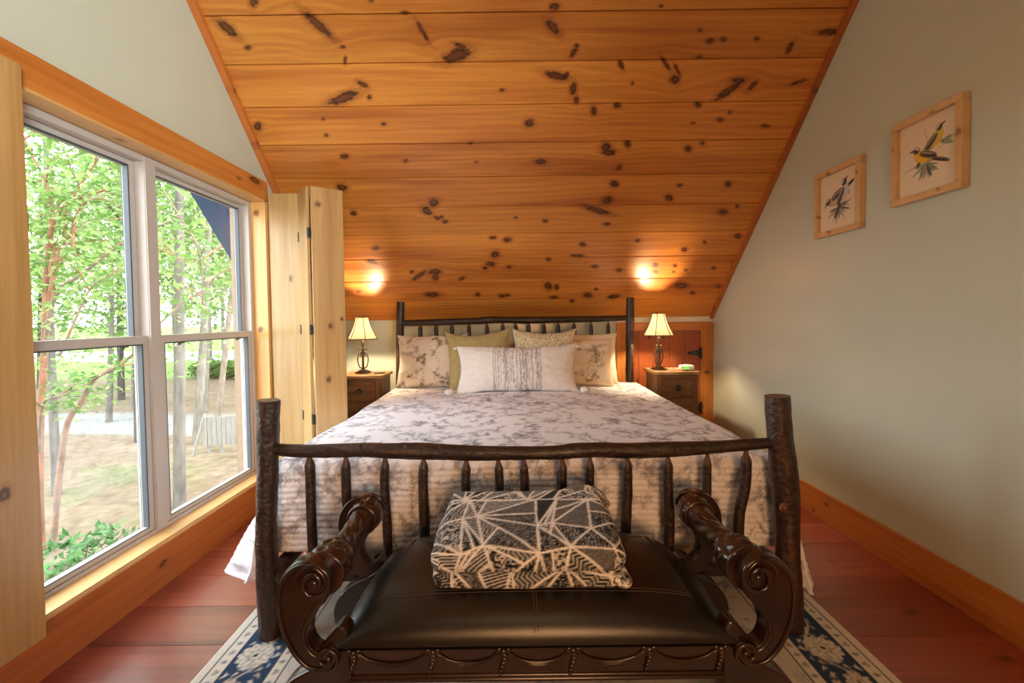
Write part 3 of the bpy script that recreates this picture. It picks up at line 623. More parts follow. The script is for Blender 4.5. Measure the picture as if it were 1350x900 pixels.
# foot drop between the posts
xf=np.linspace(-1.035,1.118,400); tf=np.linspace(0,1,96)
Xf,Tf=np.meshgrid(xf,tf,indexing='ij'); drop=.385
arc=np.minimum(Tf*6,1)*PI/2; z0=topz(Xf,1.865+0*Xf); r2=.05
yf=1.867-r2*np.sin(arc)*.75+.004*np.sin(Xf*11)*Tf+.010*(fbm(Xf*4,Tf*2,31,3)-.5)*Tf
zf=z0-r2*(1-np.cos(arc))-(drop-r2)*np.clip((Tf-.166)/.834,0,1)
wob=.35*(fbm(Xf*9,Tf*9,12,2)-.5)
rid=np.abs(np.sin((Tf*drop/.024+wob)*PI))**.6*.0055
puck=.0030*(fbm(Xf*70,Tf*26,13,2)-.5)*2
yf=yf-(rid+puck)*sst(.05,.2,Tf)
Cf=quiltcol(Xf,1.865-Tf*drop)
FG=np.stack([Xf,yf,zf],-1); m.grid(FG,Cf,flip=True)
# hanging corners: cloth wraps from the foot drop round to each side drop
for sg,S,F in ((-1,L,FG[0]),(1,Rr,FG[-1])):
    ti=np.linspace(0,1,80); se=S[:,0]; 
    Si=np.stack([np.interp(ti,t,se[:,k]) for k in range(3)],-1); Fi=np.stack([np.interp(ti,tf,F[:,k]) for k in range(3)],-1)
    sv=np.linspace(0,1,30); P=Fi[None]*(1-sv)[:,None,None]+Si[None]*sv[:,None,None]
    b=np.sin(sv*PI)[:,None]*sst(.1,1,ti)[None]
    P[...,1]+=(-.025*np.sin(sv*2*PI)[:,None]-.01)*sst(.1,1,ti)[None]; P[...,2]-=.045*b*ti[None]; P[...,0]+=sg*.012*b
    Cq=quiltcol(P[...,0]*1.3,1.865-ti[None,:]*.45+0*P[...,0]); m.grid(P,Cq,flip=sg>0)
q=m.build('quilt',M['fabric'],solid=.007)
tag(q,'white quilt with grey floral toile print spread over the log bed','quilt')
# ================================================================ PILLOWS
def pillow(name,w,h,th,loc,lean,yaw,roll,colf,label,group='pillows piled at the head of the bed',n=(70,56),edge=2.6,ear=.035,sag=0,fuzz=0,seed=0,matn='fabric'):
    """built standing: x width, z height, y depth; loc = middle of bottom edge"""
    m=MB(); u=np.linspace(-1,1,n[0]); v=np.linspace(-1,1,n[1])
    u=np.sign(u)*(1-(1-np.abs(u))**1.35); v=np.sign(v)*(1-(1-np.abs(v))**1.35)
    U,V=np.meshgrid(u,v,indexing='ij')
    pin=1-.055*(1-U**2)*np.abs(V)**4; 
    x=U*w/2*(1-.05*(1-V**2)+ear*np.abs(V)**6*np.abs(U)**6); z=V*h/2*(1-.06*(1-U**2)+ear*np.abs(U)**6*np.abs(V)**6)-sag*(1-U**2)*sst(0,1,V)*h
    x=x+.008*(fbm(V*2+seed,U*2,seed,2)-.5)*2; z=z+.012*(fbm(U*2+seed,V*1.5,seed+1,2)-.5)*2
    d=((1-np.abs(U)**edge)*(1-np.abs(V)**edge)).clip(0)**.55*th/2
    wr=.006*(fbm(U*5+seed,V*5,seed+2,3)-.5)*2*(d>1e-4)
    if fuzz: wr=wr+fuzz*(RNG.random(U.shape)-.5)
    cl,sl=math.cos(lean),math.sin(lean); cy,sy=math.cos(yaw),math.sin(yaw); cr,sr=math.cos(roll),math.sin(roll)
    def tf(x,y,z):
        x2=x*cr-z*sr; z2=x*sr+z*cr; z2=z2+h/2
        y3=y*cl+z2*sl; z3=z2*cl-y*sl
        return np.stack([loc[0]+x2*cy-y3*sy,loc[1]+x2*sy+y3*cy,loc[2]+z3],-1)
    C=colf(U,V,x,z)
    m.grid(tf(x,-d-wr,z),C,flip=False); m.grid(tf(x,d+wr,z),C,flip=True)
    o=m.build(name,M[matn],weld=True); tag(o,label,'pillow',group); return o,tf
TP=toile(.9,.9,.0020,100,11,(.16,.115,.07),(.34,.28,.20),1.,.72)
CB=c3((.78,.68,.56))
fl=lambda ox:(lambda U,V,x,z: TP.samp(x+ox,z+.3)*CB)
zq=.690
pillow('pillow',.60,.46,.15,(-.70,3.705,zq),.20,.02,.0,fl(.1),'cream pillow sham with brown and grey floral print, left end of the bed',seed=1)
pillow('pillow',.60,.45,.14,(.605,3.79,zq),.17,-.02,-.01,lambda U,V,x,z:np.tile(c3((.80,.72,.58)),U.shape+(1,)),'plain cream pillow half hidden behind the floral one at right end',seed=2)
def rightfl(U,V,x,z):
    C=TP.samp(x+.55,z+.62)*CB; return mixc(C,c3((.78,.62,.42)),sst(.80,.86,np.maximum(np.abs(U),np.abs(V)*.97)))
pillow('pillow',.58,.415,.15,(.555,3.685,zq),.22,-.03,-.015,rightfl,'cream floral sham with plain flange, right end of the bed',seed=3)
def khaki(U,V,x,z):
    n=fbm(x*60,z*60,4,3); C=mixc(c3((.50,.42,.20)),c3((.38,.31,.13)),n); return C
pillow('pillow',.53,.50,.17,(-.285,3.59,zq),.24,.03,.05,khaki,'plain khaki green square pillow behind striped lumbar pillow, left of centre',seed=4,sag=.05,ear=.07)
def tweed(U,V,x,z):
    n=vn(x*170,z*170,6); n2=fbm(x*30,z*30,7,2); C=mixc(c3((.62,.55,.34)),c3((.78,.72,.52)),n2); return mixc(C,c3((.33,.26,.12)),sst(.66,.78,n))
pillow('pillow',.52,.50,.17,(.255,3.60,zq),.24,-.02,-.01,tweed,'beige flecked woven square pillow behind striped lumbar pillow, right of centre',seed=5,sag=.035,ear=.06)
def stripe(U,V,x,z):
    base=mixc(c3((.80,.77,.76)),c3((.88,.86,.84)),fbm(x*40,z*40,8,2))
    xs=x+.004*np.sin(z*25)+.004*(fbm(x*9,z*9,21,2)-.5)
    s=vn(xs*150,z*3,9)*.55+vn(xs*330,z*40,10)*.45
    band=sst(-.200,-.188,x)*sst(.215,.195,x)
    dark=sst(.50,.66,s)*band*.75
    for x0 in (-.182,-.165,-.095,.0,.07,.125,.155,.185): dark=np.maximum(dark,band*sst(.006,.002,np.abs(xs-x0))*(.35+.5*vn(z*50,x0*99,3)))
    return mixc(base,c3((.17,.16,.22)),dark*.85)
lum,tfl=pillow('lumbar_pillow',.95,.375,.19,(.022,3.42,zq+.004),.30,0,.006,stripe,'long white lumbar pillow with grey stripe band and pompom corners, in front','pillows piled at the head of the bed',n=(220,70),fuzz=.004,seed=6)
for (sx,sz,dx) in ((-1,-1,-.055),(1,-1,.055),(-1,1,-.02),(1,1,.02)):
    m=MB(); c=tfl(np.array(sx*.475),np.array(-.0),np.array(sz*.1875)); c=c+np.array([dx,-.03 if sz<0 else 0,.018 if sz<0 else -.01])
    rr=.030 if sz<0 else .014
    a=np.linspace(.001,PI-.001,18); b=np.arange(26)/26*2*PI; A,Bq=np.meshgrid(a,b,indexing='ij'); Rr=rr*(1+.35*(RNG.random(A.shape)-.5))
    m.grid(np.stack([c[0]+Rr*np.sin(A)*np.cos(Bq)*1.25,c[1]+Rr*np.sin(A)*np.sin(Bq),c[2]+Rr*np.cos(A)*.8],-1),(.85,.82,.78),cv=True,flip=True)
    m.build('pompom',M['fabric'],lum)
# ================================================================ NIGHTSTANDS
WD=[c3((.22,.105,.04)),c3((.13,.055,.02)),c3((.07,.028,.011))]
WT=[c3((.42,.25,.11)),c3((.32,.17,.065)),c3((.2,.1,.035))]
def wcol(V,seed,pal,along=0):
    u=V[:,along]; v=V[:,(along+1)%3]+V[:,(along+2)%3]
    n=fbm(u*3+seed,v*60,seed,4); C=mixc(pal[0],pal[1],np.clip(n*1.8-.4,0,1)); return mixc(C,pal[2],np.clip((fbm(u*5,v*25,seed+2,2)-.6)*3,0,1))
def wbuild(m,name,parent,seed,pal,along=0,bevel=.003):
    V=np.concatenate(m.V); m.C=[wcol(V,seed,pal,along)]; return m.build(name,M['nwood'],parent,bevel=bevel)
def subbox(m,a,b,n=10):
    """box whose faces are split so grain colours can vary"""
    a=c3(a);b=c3(b)
    for (P,d,f) in rbox((a+b)/2,np.abs(b-a)/2,1e-4,tuple(max(2,min(40,int(q/.018)+2)) for q in np.abs(b-a))): m.grid(P,(1,1,1),flip=f,smooth=False)
def nightstand(loc,label):
    X,Y,_=loc; w,d,h=.34,.30,.812
    t=thing('nightstand',label,'nightstand',(X,Y,0),'matching nightstands')
    # serpentine top
    m=MB(); out=[]
    for q in np.linspace(-1,1,33):
        fy=-d/2-.022-.012*math.cos(q*PI*1.0)*(1 if abs(q)<.8 else .6)
        out.append((q*(w/2+.022),fy))
    out+=[(w/2+.022,d/2+.01),(-w/2-.022,d/2+.01)]
    m.prism([(X+a,Y+b) for a,b in out],2,h-.024,h); wbuild(m,'tabletop',t,3,WT,0,.005)
    m=MB(); subbox(m,(X-w/2,Y-d/2,.06),(X+w/2,Y+d/2,h-.024)); wbuild(m,'body',t,4,WD,2,.004)
    for sx in (-1,1):
        m=MB(); subbox(m,(X+sx*(w/2-.018)-.018,Y-d/2-.010,.05),(X+sx*(w/2-.018)+.018,Y-d/2+.002,h-.024)); wbuild(m,'corner_stile',t,5,WD,2,.004)
    for z in (h-.040,.600,.425,.227):
        m=MB(); subbox(m,(X-w/2+.036,Y-d/2-.006,z-.010),(X+w/2-.036,Y-d/2+.002,z+.010)); wbuild(m,'drawer_rail',t,6,WD,0,.002)
    for (za,zb) in ((.612,.760),(.438,.588),(.240,.412)):
        m=MB(); subbox(m,(X-w/2+.040,Y-d/2-.012,za),(X+w/2-.040,Y-d/2+.006,zb))
        # raised frame on the drawer face
        f=.016; x0,x1=X-w/2+.040,X+w/2-.040; y0,y1=Y-d/2-.018,Y-d/2-.010
        for a,b in (((x0,y0,za),(x1,y1,za+f)),((x0,y0,zb-f),(x1,y1,zb)),((x0,y0,za+f),(x0+f,y1,zb-f)),((x1-f,y0,za+f),(x1,y1,zb-f))): subbox(m,a,b)
        dr=wbuild(m,'drawer',t,int(za*100),WD,0,.002)
        m=MB(); c=(X,Y-d/2-.012,(za+zb)/2)
        a=np.linspace(0,2*PI,17)[:-1]; m.tube([(c[0]+.021*math.cos(q),c[1]-.012,c[2]-.012+.019*math.sin(q)) for q in a],.0045,8,closed=True,cap=False)
        m.ball((c[0],c[1]-.004,c[2]+.008),.013,nu=8,nv=10,scale=(1,.7,1)); m.build('ring_pull',M['black'],dr)
    for sx in (-1,1):
        for sy in (-1,1):
            m=MB(); m.lathe([(.018,.0),(.026,.015),(.028,.04),(.020,.062)],(X+sx*(w/2-.028),Y+sy*(d/2-.028),.002),14); m.C=[np.tile(WD[1],(len(np.concatenate(m.V)),1))]; m.build('foot',M['nwood'],t)
    return t
nightstand((1.372,3.805,0),'brown rustic drawer nightstand on right of bed, holding lamp and clock')
nightstand((-1.300,3.815,0),'brown rustic drawer nightstand beside folded shutter, on left of bed')
# ================================================================ LAMPS
def lamp(x,y,label,yaw=0):
    z=.814; t=thing('table_lamp',label,'lamp',(x,y,z),'matching bedside lamps')
    m=MB(); IC=(.085,.050,.030)
    for (s,h0,h1) in ((.058,0,.012),(.046,.012,.020),(.030,.020,.030)):
        for (P,d,f) in rbox((x,y,z+(h0+h1)/2),(s,s*.9,(h1-h0)/2),.005,(8,8,5)): m.grid(P,IC,flip=f)
    m.build('base',M['iron'],t)
    m=MB(); m.lathe([(.012,.028),(.016,.04),(.009,.055),(.007,.10),(.008,.15),(.012,.175),(.008,.19),(.007,.23),(.013,.245),(.010,.258),(.015,.268),(.009,.285),(.006,.31)],(x,y,z),12,IC)
    m.build('stem',M['iron'],t)
    m=MB()
    for k in range(4):
        a=yaw+k*PI/2; ca,sa=math.cos(a),math.sin(a)
        prof=[(.012,.045),(.030,.055),(.040,.085),(.045,.125),(.036,.160),(.022,.165),(.018,.150),(.026,.142)] if k%2==0 else [(.012,.045),(.022,.05),(.026,.08),(.020,.12),(.026,.16),(.034,.178),(.030,.192),(.022,.186)]
        m.tube(spline([(x+r*ca,y+r*sa,z+h) for r,h in prof],34),.0048,8,IC)
        m.tube(spline([(x+.010*ca,y+.010*sa,z+.20),(x+.022*ca,y+.022*sa,z+.212),(x+.032*ca,y+.032*sa,z+.205),(x+.030*ca,y+.030*sa,z+.195)],14),np.linspace(.006,.003,14),8,IC)
        m.tube(spline([(x+.010*ca,y+.010*sa,z+.168),(x+.020*ca,y+.020*sa,z+.180),(x+.030*ca,y+.030*sa,z+.176)],12),np.linspace(.007,.002,12),8,IC)
    m.build('scrollwork',M['iron'],t)
    z0,z1=z+.298,z+.490; rb,rt=.132,.056
    hh=np.linspace(0,1,14); rr=rb+(rt-rb)*(1-(1-hh)**1.55)
    m=MB(); pts=[(r,h) for r,h in zip(rr,z0+(z1-z0)*hh)]
    m.lathe(pts,(x,y,0),48,(1,1,1),nsides=6,cap=False)
    sh=m.build('lamp_shade',M['shade'],t)
    sh.modifiers.new('solid','SOLIDIFY').thickness=.0015
    m=MB()
    for k in range(6):
        a=k*PI/3; m.tube([(x+(r+.001)*math.cos(a),y+(r+.001)*math.sin(a),h) for r,h in zip(rr,z0+(z1-z0)*hh)],.0030,6,(.05,.022,.012))
    for (r,h) in ((rb,z0),(rt,z1)):
        p=[(x+r*math.cos(k*PI/3),y+r*math.sin(k*PI/3),h) for k in range(6)]; q=[]
        for i in range(6):
            a,b=c3(p[i]),c3(p[(i+1)%6]); q+=[a+(b-a)*f for f in (0,.33,.66)]
        m.tube(q,.0038,6,(.06,.028,.015),closed=True,cap=False)
    m.build('shade_trim',M['iron'],sh)
    m=MB(); m.ball((x,y,z+.338),.017,(1,1,1)); m.tube([(x,y,z+.305),(x,y,z+.33)],.010,10); b=m.build('bulb',M['bulb'],t)
    li=bpy.data.lights.new('lamp_bulb','POINT'); li.energy=LAMP_W; li.color=(1,.75,.46); li.shadow_soft_size=.022
    lo=bpy.data.objects.new('bulb_light',li); COL.objects.link(lo); lo.location=(x,y,z+.380)
    return t
LAMP_W=40.
M['bulb']=mat('lamp_bulb',(.9,.85,.7),rough=.4,nz=.0,emit=(1,.68,.35),estr=3)
lamp(1.265,3.80,'lit bronze scroll lamp with bell shade, standing beside white alarm clock',.4)
lamp(-1.325,3.82,'lit bronze scroll lamp with bell shade, on left nightstand beside shutter',.1)
# clock, cord, coaster
cz=.815; t=thing('alarm_clock','small white alarm clock with green display on right nightstand','clock',(1.475,3.70,cz))
m=MB()
for (P,d,f) in rbox((1.475,3.72,cz+.024),(.058,.034,.021),.014,(18,14,14)): m.grid(P,(1,1,1),flip=f)
for sx in (-1,1): m.box((1.475+sx*.04-.008,3.70,cz),(1.475+sx*.04+.008,3.74,cz+.005))
m.build('body',M['clock'],t,weld=True)
m=MB(); m.box((1.438,3.6845,cz+.012),(1.490,3.688,cz+.034)); m.build('display',M['lcd'],t,bevel=.002)
m=MB(); m.box((1.462,3.71,cz+.044),(1.495,3.735,cz+.049)); m.build('snooze_button',M['clock'],t,bevel=.002)
m=MB(); m.tube(spline([(1.418,3.74,cz+.012),(1.39,3.75,cz+.004),(1.36,3.72,cz+.004),(1.335,3.74,cz+.004),(1.36,3.80,cz+.004),(1.40,3.87,cz+.004)],40),.003,8); m.build('power_cord',M['clock'],t)
m=MB(); m.lathe([(.001,0),(.05,0),(.052,.003),(.05,.006),(.001,.006)],(-1.175,3.80,.8135),28); tag(m.build('coaster',M['black']),'thin dark round coaster on left nightstand','coaster')
# ================================================================ PICTURES
def picture(yc,zc_,w,h,label,birds,seed):
    t=thing('framed_picture',label,'picture',(XR-.005,yc,zc_-h/2),'bird prints on right wall')
    x0=XR-.001; th=.036; fw=.030
    k=[]
    for i,(o,U,V,L,W_) in enumerate([((yc-w/2,zc_-h/2),(0,1,0),(0,0,1),w,fw),((yc-w/2,zc_+h/2-fw),(0,1,0),(0,0,1),w,fw),((yc-w/2,zc_-h/2+fw),(0,0,1),(0,1,0),h-2*fw,fw),((yc+w/2-fw,zc_-h/2+fw),(0,0,1),(0,1,0),h-2*fw,fw)]):
        m=MB(); board(m,(x0,o[0],o[1]),U,V,(-1,0,0),L,W_,th,'frame',seed+i,auto_knots(L,fw,seed+i,1),.006,.012,.04); m.build('frame_rail',M['pine'],t,weld=True,bevel=.002)
    res=.0015; iw,ih=w-2*fw+.004,h-2*fw+.004; cv=Canvas(iw,ih,res,(.74,.60,.42))
    birds(cv,iw,ih)
    ny=int(iw/.0022); nz=int(ih/.0022); a=np.linspace(0,iw,ny); b=np.linspace(0,ih,nz); A,B=np.meshgrid(a,b,indexing='ij')
    C=cv.samp(iw-A,B,False)   # picture x runs opposite to world y
    m=MB(); m.grid(np.stack([np.full_like(A,XR-.014),yc-iw/2+A,zc_-ih/2+B],-1),C,smooth=False,flip=True)
    m.box((XR-.0135,yc-iw/2,zc_-ih/2),(XR-.004,yc+iw/2,zc_+ih/2),(.6,.5,.35)); pr=m.build('print',M['paper'],t); pr['label']='bird illustration on aged cream paper'
    return t
def feather(cv,x,y,n,L,w,a0,a1,cols,r):
    for i in range(n):
        a=lerp(a0,a1,i/max(1,n-1))+r.uniform(-.1,.1); l=L*r.uniform(.6,1.1)
        cv.ell(x+math.cos(a)*l*.55,y+math.sin(a)*l*.55,l*.5,w*r.uniform(.6,1.2),a,r.choice(cols),.9,False)
def bird(cv,x,y,s,ang,flip,body,belly,wing,head):
    c,n=math.cos(ang),math.sin(ang)
    def E(px,py,rx,ry,a,col,al=1):
        px*=flip; a2=a if flip>0 else PI-a
        X=x+s*(px*c-py*n); Y=y+s*(px*n+py*c); cv.ell(X,Y,rx*s,ry*s,a2+ang,col,al,False)
    E(-.9,-.28,.55,.10,.22,wing); E(-.95,-.34,.5,.05,.25,(.03,.025,.02))       # tail
    E(0,0,.56,.30,.20,body); E(.14,-.10,.42,.22,.25,belly); E(.42,.14,.24,.22,.5,belly)
    E(-.20,.05,.52,.17,.22,wing); E(-.32,-.02,.45,.05,.25,(.04,.03,.025)); E(-.15,.12,.35,.03,.2,(.55,.5,.35),.7)
    E(.52,.34,.21,.19,.2,head); E(.55,.30,.16,.08,.3,(.05,.04,.035)); E(.50,.43,.14,.05,.2,(.75,.7,.6),.8); E(.60,.36,.035,.035,0,(.01,.01,.01))
    E(.78,.33,.13,.045,-.15,(.05,.045,.04)); E(.2,-.38,.02,.12,.1,(.1,.06,.04)); E(.3,-.36,.02,.12,-.1,(.1,.06,.04))
def birdsA(cv,w,h):
    r=random.Random(4)
    feather(cv,w*.48,h*.40,16,.085,.006,PI+.2,2*PI-.5,[(.10,.13,.08),(.18,.20,.13),(.30,.31,.22),(.06,.06,.05)],r)
    feather(cv,w*.70,h*.60,6,.07,.006,-.3,.35,[(.22,.27,.17),(.34,.36,.25)],r)
    cv.line([(w*.10,h*.36),(w*.40,h*.42),(w*.62,h*.40)],.0022,(.2,.12,.07),.9,False); cv.line([(w*.52,h*.42),(w*.45,h*.20)],.002,(.22,.12,.07),.9,False)
    cv.line([(w*.62,h*.52),(w*.94,h*.60)],.0015,(.35,.28,.18),.8,False); cv.line([(w*.50,h*.62),(w*.44,h*.86)],.0015,(.3,.2,.12),.8,False)
    bird(cv,w*.60,h*.66,.085,.55,1,(.36,.30,.10),(.62,.44,.06),(.13,.10,.06),(.28,.24,.14))
    bird(cv,w*.44,h*.50,.088,-.18,-1,(.42,.33,.10),(.72,.43,.03),(.12,.085,.05),(.26,.22,.15))
def birdsB(cv,w,h):
    r=random.Random(9)
    feather(cv,w*.50,h*.38,22,.09,.005,PI+.1,2*PI+.35,[(.10,.13,.09),(.2,.22,.15),(.05,.05,.05),(.32,.30,.2)],r)
    for a in (.5,.9,.2,-.2): cv.line([(w*.5,h*.42),(w*.5+.10*math.cos(a),h*.42+.10*math.sin(a))],.0012,(.25,.2,.12),.8,False)
    cv.line([(w*.48,h*.40),(w*.34,h*.16)],.002,(.12,.09,.06),.9,False)
    bird(cv,w*.42,h*.56,.102,.75,-1,(.34,.25,.18),(.52,.33,.22),(.10,.075,.07),(.10,.08,.08))
    bird(cv,w*.60,h*.60,.098,.85,1,(.42,.38,.34),(.55,.50,.46),(.12,.11,.12),(.05,.05,.055))
picture(2.012,2.000,.345,.395,'square pine framed print of two yellow breasted birds, nearer and higher on right wall',birdsA,200)
picture(2.555,1.940,.355,.390,'pine framed print of two dark headed grey birds, farther along right wall',birdsB,210)
# ================================================================ SCROLL ARM BENCH
XC=.053
bench=thing('scroll_arm_bench','carved dark mahogany scroll arm bench with black leather seat at foot of the log bed','bench',(XC,1.42,0))
MH=[c3((.034,.0115,.0055)),c3((.013,.0055,.0035)),c3((.07,.024,.01))]
def mah(V,seed=0):
    n=fbm(V[:,0]*14+seed,V[:,2]*14+V[:,1]*9,seed,3); C=mixc(MH[0],MH[1],np.clip(n*1.6-.3,0,1)); return C
def bbuild(m,name,parent=bench,seed=0,**k):
    V=np.concatenate(m.V); m.C=[mah(V,seed)]; return m.build(name,M['bench'],parent,**k)
SCR=[(-.498,.364),(-.502,.335),(-.520,.312),(-.55,.303),(-.580,.311),(-.607,.332),(-.630,.362),(-.647,.398),(-.660,.440),(-.667,.485),(-.666,.525),(-.656,.562),(-.636,.592),(-.608,.611),(-.577,.616),(-.548,.606),(-.527,.585),(-.516,.557),(-.518,.527),(-.529,.503),(-.546,.487),(-.558,.472),(-.568,.455),(-.580,.430),(-.584,.405),(-.578,.382),(-.566,.366),(-.552,.358),(-.540,.362),(-.528,.372),(-.512,.374)]
def sgn(pts,s): return [(XC+s*abs(p[0]-XC),p[1]) for p in pts] if True else pts
V1=(-.572,.553); V2=(-.536,.338)
def scroll(sg,y0,y1,seed,front=True):
    out=spline([*SCR,SCR[0]],150)[:-1]
    mx=lambda p:(XC-sg*(p[0]-XC)*-1,p[1]) if False else ((p[0],p[1]) if sg<0 else (2*XC-p[0],p[1]))
    o=[mx(p) for p in out]
    m=MB(); m.prism(o,1,y0,y1,smooth=True)
    ob=bbuild(m,'arm_scroll',seed=seed,bevel=.006,bseg=3,weld=True)
    yf=y0 if front else y1; dy=-1 if front else 1
    # raised rim and volutes on the show face
    m=MB(); c=np.array(out).mean(0)
    ins=[]
    for i,p in enumerate(out):
        a=out[i-1]; b=out[(i+1)%len(out)]; tv=np.array(b)-np.array(a); tv/=np.linalg.norm(tv)+1e-9; ins.append(np.array(p)+np.array([-tv[1],tv[0]])*-.009)
    rim=[(*mx(p),) for p in ins]
    m.tube([(p[0],yf+dy*.001,p[1]) for p in rim],.0062,8,closed=True,cap=False)
    sp=[]
    for q in np.linspace(0,1,70):
        a=PI*.95-q*2*PI*1.75; r=.047*(1-q)**.85+.008; sp.append(mx((V1[0]+.013+r*math.cos(a)*.95,V1[1]+.004+r*math.sin(a))))
    m.tube([(p[0],yf+dy*.003,p[1]) for p in sp],np.linspace(.0055,.0085,70),8)
    e=mx((V1[0]+.013,V1[1]+.004)); m.ball((e[0],yf+dy*.002,e[1]),.012,nu=8,nv=12,scale=(1,.7,1))
    sp=[]
    for q in np.linspace(0,1,54):
        a=-PI*.5+q*2*PI*1.35; r=.030*(1-q)**.8+.005; sp.append(mx((V2[0]+.006+r*math.cos(a),V2[1]+.006+r*math.sin(a))))
    m.tube([(p[0],yf+dy*.003,p[1]) for p in sp],np.linspace(.0045,.007,54),8)
    bbuild(m,'scroll_moulding',ob,seed)
    return ob
YA0,YA1,YR0,YR1=1.182,1.235,1.615,1.665
for sg in (-1,1):
    scroll(sg,YA0,YA1,1 if sg<0 else 2); scroll(sg,YR0,YR1,3,False)
    ax=-.560 if sg<0 else 2*XC+.560; az=.553
    # turned and carved arm roll between the scrolls
    ys=np.linspace(YA1-.01,YR0+.01,150); L=ys-ys[0]; Lt=L[-1]
    def rad(l):
        return np.interp(l,[0,.03,.07,.10,.125,.14,.19,.25,.30,.335,.35,.37,Lt],[.061,.063,.063,.058,.043,.042,.037,.035,.039,.046,.057,.060,.060])
    R=rad(L)
    def disp(LL,TH):
        front=sst(.125,.11,LL); mid=1-front-sst(.33,.345,LL).clip(0,1); back=sst(.33,.345,LL)
        leafp=np.abs(np.sin(TH*4+np.sin(LL*40)*.5))*.07*front
        leafp+=.03*front*np.sin(LL*150+3*np.abs(np.sin(TH*4)))
        tw=.085*mid.clip(0,1)*np.abs(np.sin(TH*2.5+LL*26))
        bk=.05*back*np.abs(np.sin(TH*8))
        return 1-.04+leafp+tw+bk+.03*np.sin(LL*95+TH*5)*mid.clip(0,1)
    m=MB(); m.tube([(ax,y,az) for y in ys],R,72,dispf=disp); 
    # bead rings
    for l,rr,tr in ((.118,.045,.006),(.338,.050,.006),(.008,.060,.006)):
        a=np.linspace(0,2*PI,41)[:-1]; m.tube([(ax+rr*math.cos(q),ys[0]+l,az+rr*math.sin(q)) for q in a],tr,8,closed=True,cap=False)
    V=np.concatenate(m.V); r=np.hypot(V[:,0]-ax,V[:,2]-az); C=mah(V,5); m.C=[C*1.5]
    m.build('arm_roll',M['bench'],bench)
    # seat end bracket rising from the lower volute
    m=MB(); pr=[(-.560,.352),(-.545,.375),(-.505,.425),(-.486,.428),(-.474,.405),(-.478,.34),(-.52,.335)]
    o=[(p if sg<0 else (2*XC-p[0],p[1])) for p in pr]; m.prism(o,1,YA0+.010,YA1+.01); bbuild(m,'seat_bracket',seed=6,bevel=.008,bseg=3,weld=True)
    # flaring scroll legs
    LG=[(-.470,.372),(-.470,.16),(-.505,.10),(-.520,.05),(-.525,.0),(-.60,.0),(-.615,.04),(-.655,.08),(-.682,.13),(-.690,.185),(-.672,.235),(-.640,.272),(-.60,.296),(-.555,.318)]
    for (y0,y1,mm) in ((YA0+.004,YA1+.012,1),(YR0-.01,YR1-.004,1)):
        o=[(p if sg<0 else (2*XC-p[0],p[1])) for p in spline([*LG],60)]
        m=MB(); m.prism(o,1,y0,y1,smooth=True); bbuild(m,'leg',seed=8,bevel=.006,bseg=3,weld=True)
def rail(m): 
    m.box((XC-.535,1.195,.272),(XC+.535,1.225,.372))
m=MB(); rail(m); ap=bbuild(m,'apron',seed=9,bevel=.002)
m=MB()
for z,r in ((.371,.0075),(.358,.004),(.281,.0055),(.270,.007)): m.tube([(XC-.53,1.195,z),(XC+.53,1.195,z)],r,10)
bbuild(m,'apron_moulding',ap,9)
px=[465,570,664,756,856,951]; cx=[at(p,865,1.19)[0] for p in px]
for i,x in enumerate(cx):
    m=MB()
    for k in range(7):
        q=k/6; m.ball((x+.004*math.sin(q*5)-.006*q,1.190,.352-.066*q),.0125-.007*q,nu=7,nv=9,scale=(1,.7,.85))
    for dx in (-.013,.013): m.ball((x+dx,1.192,.355),.010,nu=7,nv=9,scale=(1.1,.7,1))
    bbuild(m,'carved_tassel',ap,10)
for i in range(5):
    a,b=cx[i]+.012,cx[i+1]-.012
    m=MB()
    for k in range(3):
        dz=.042-.008*k; q=np.linspace(0,1,26)
        m.tube([(lerp(a,b,t_),1.192,.352-.004*k-dz*4*t_*(1-t_)) for t_ in q],np.interp(q,[0,.5,1],[.0022,.0046,.0022]),8)
    bbuild(m,'carved_swag',ap,11)
m=MB(); m.box((XC-.535,1.62,.28),(XC+.535,1.65,.38)); bbuild(m,'back_apron',seed=9,bevel=.002)
for sg in (-1,1):
    m=MB(); x=XC+sg*.528; m.box((x-.016,1.22,.28),(x+.016,1.63,.38)); bbuild(m,'side_apron',seed=9,bevel=.002)
# leather seat
def seatz(x,y):
    u=np.clip((x-XC)/.556,-1,1); v=np.clip((y-1.425)/.243,-1,1)
    return .372+.102*((1-np.abs(u)**5.5).clip(0)**.42)*((1-np.abs(v)**3.0).clip(0)**.50)+.016*(1-u*u)*(1-v*v)+.030*sst(-.8,.9,v)*((1-np.abs(u)**6))*((1-np.abs(v)**8))
u=np.sin(np.linspace(-1,1,90)*PI/2); v=np.sin(np.linspace(-1,1,64)*PI/2); U,V=np.meshgrid(u,v,indexing='ij')
Xs=XC+U*.556*(1-.06*sst(-.5,1,V)); Ys=1.425+V*.243
m=MB(); Zs=seatz(XC+U*.556,Ys)+.002*(fbm(U*6,V*6,3,3)-.5)
m.grid(np.stack([Xs,Ys,Zs],-1),(1,1,1)); m.grid(np.stack([Xs,Ys,np.full_like(Xs,.365)],-1),(1,1,1),flip=True)
seat=m.build('seat_cushion',M['leather'],bench,weld=True); seat['label']='black brown leather seat'
def surf(x,y): 
    xx=XC+(x-XC)/(1-.06*sst(-.5,1,np.clip((y-1.425)/.243,-1,1)))
    return seatz(xx,y)
M['stitch']=mat('leather_stitching',(.055,.040,.030),rough=.6)
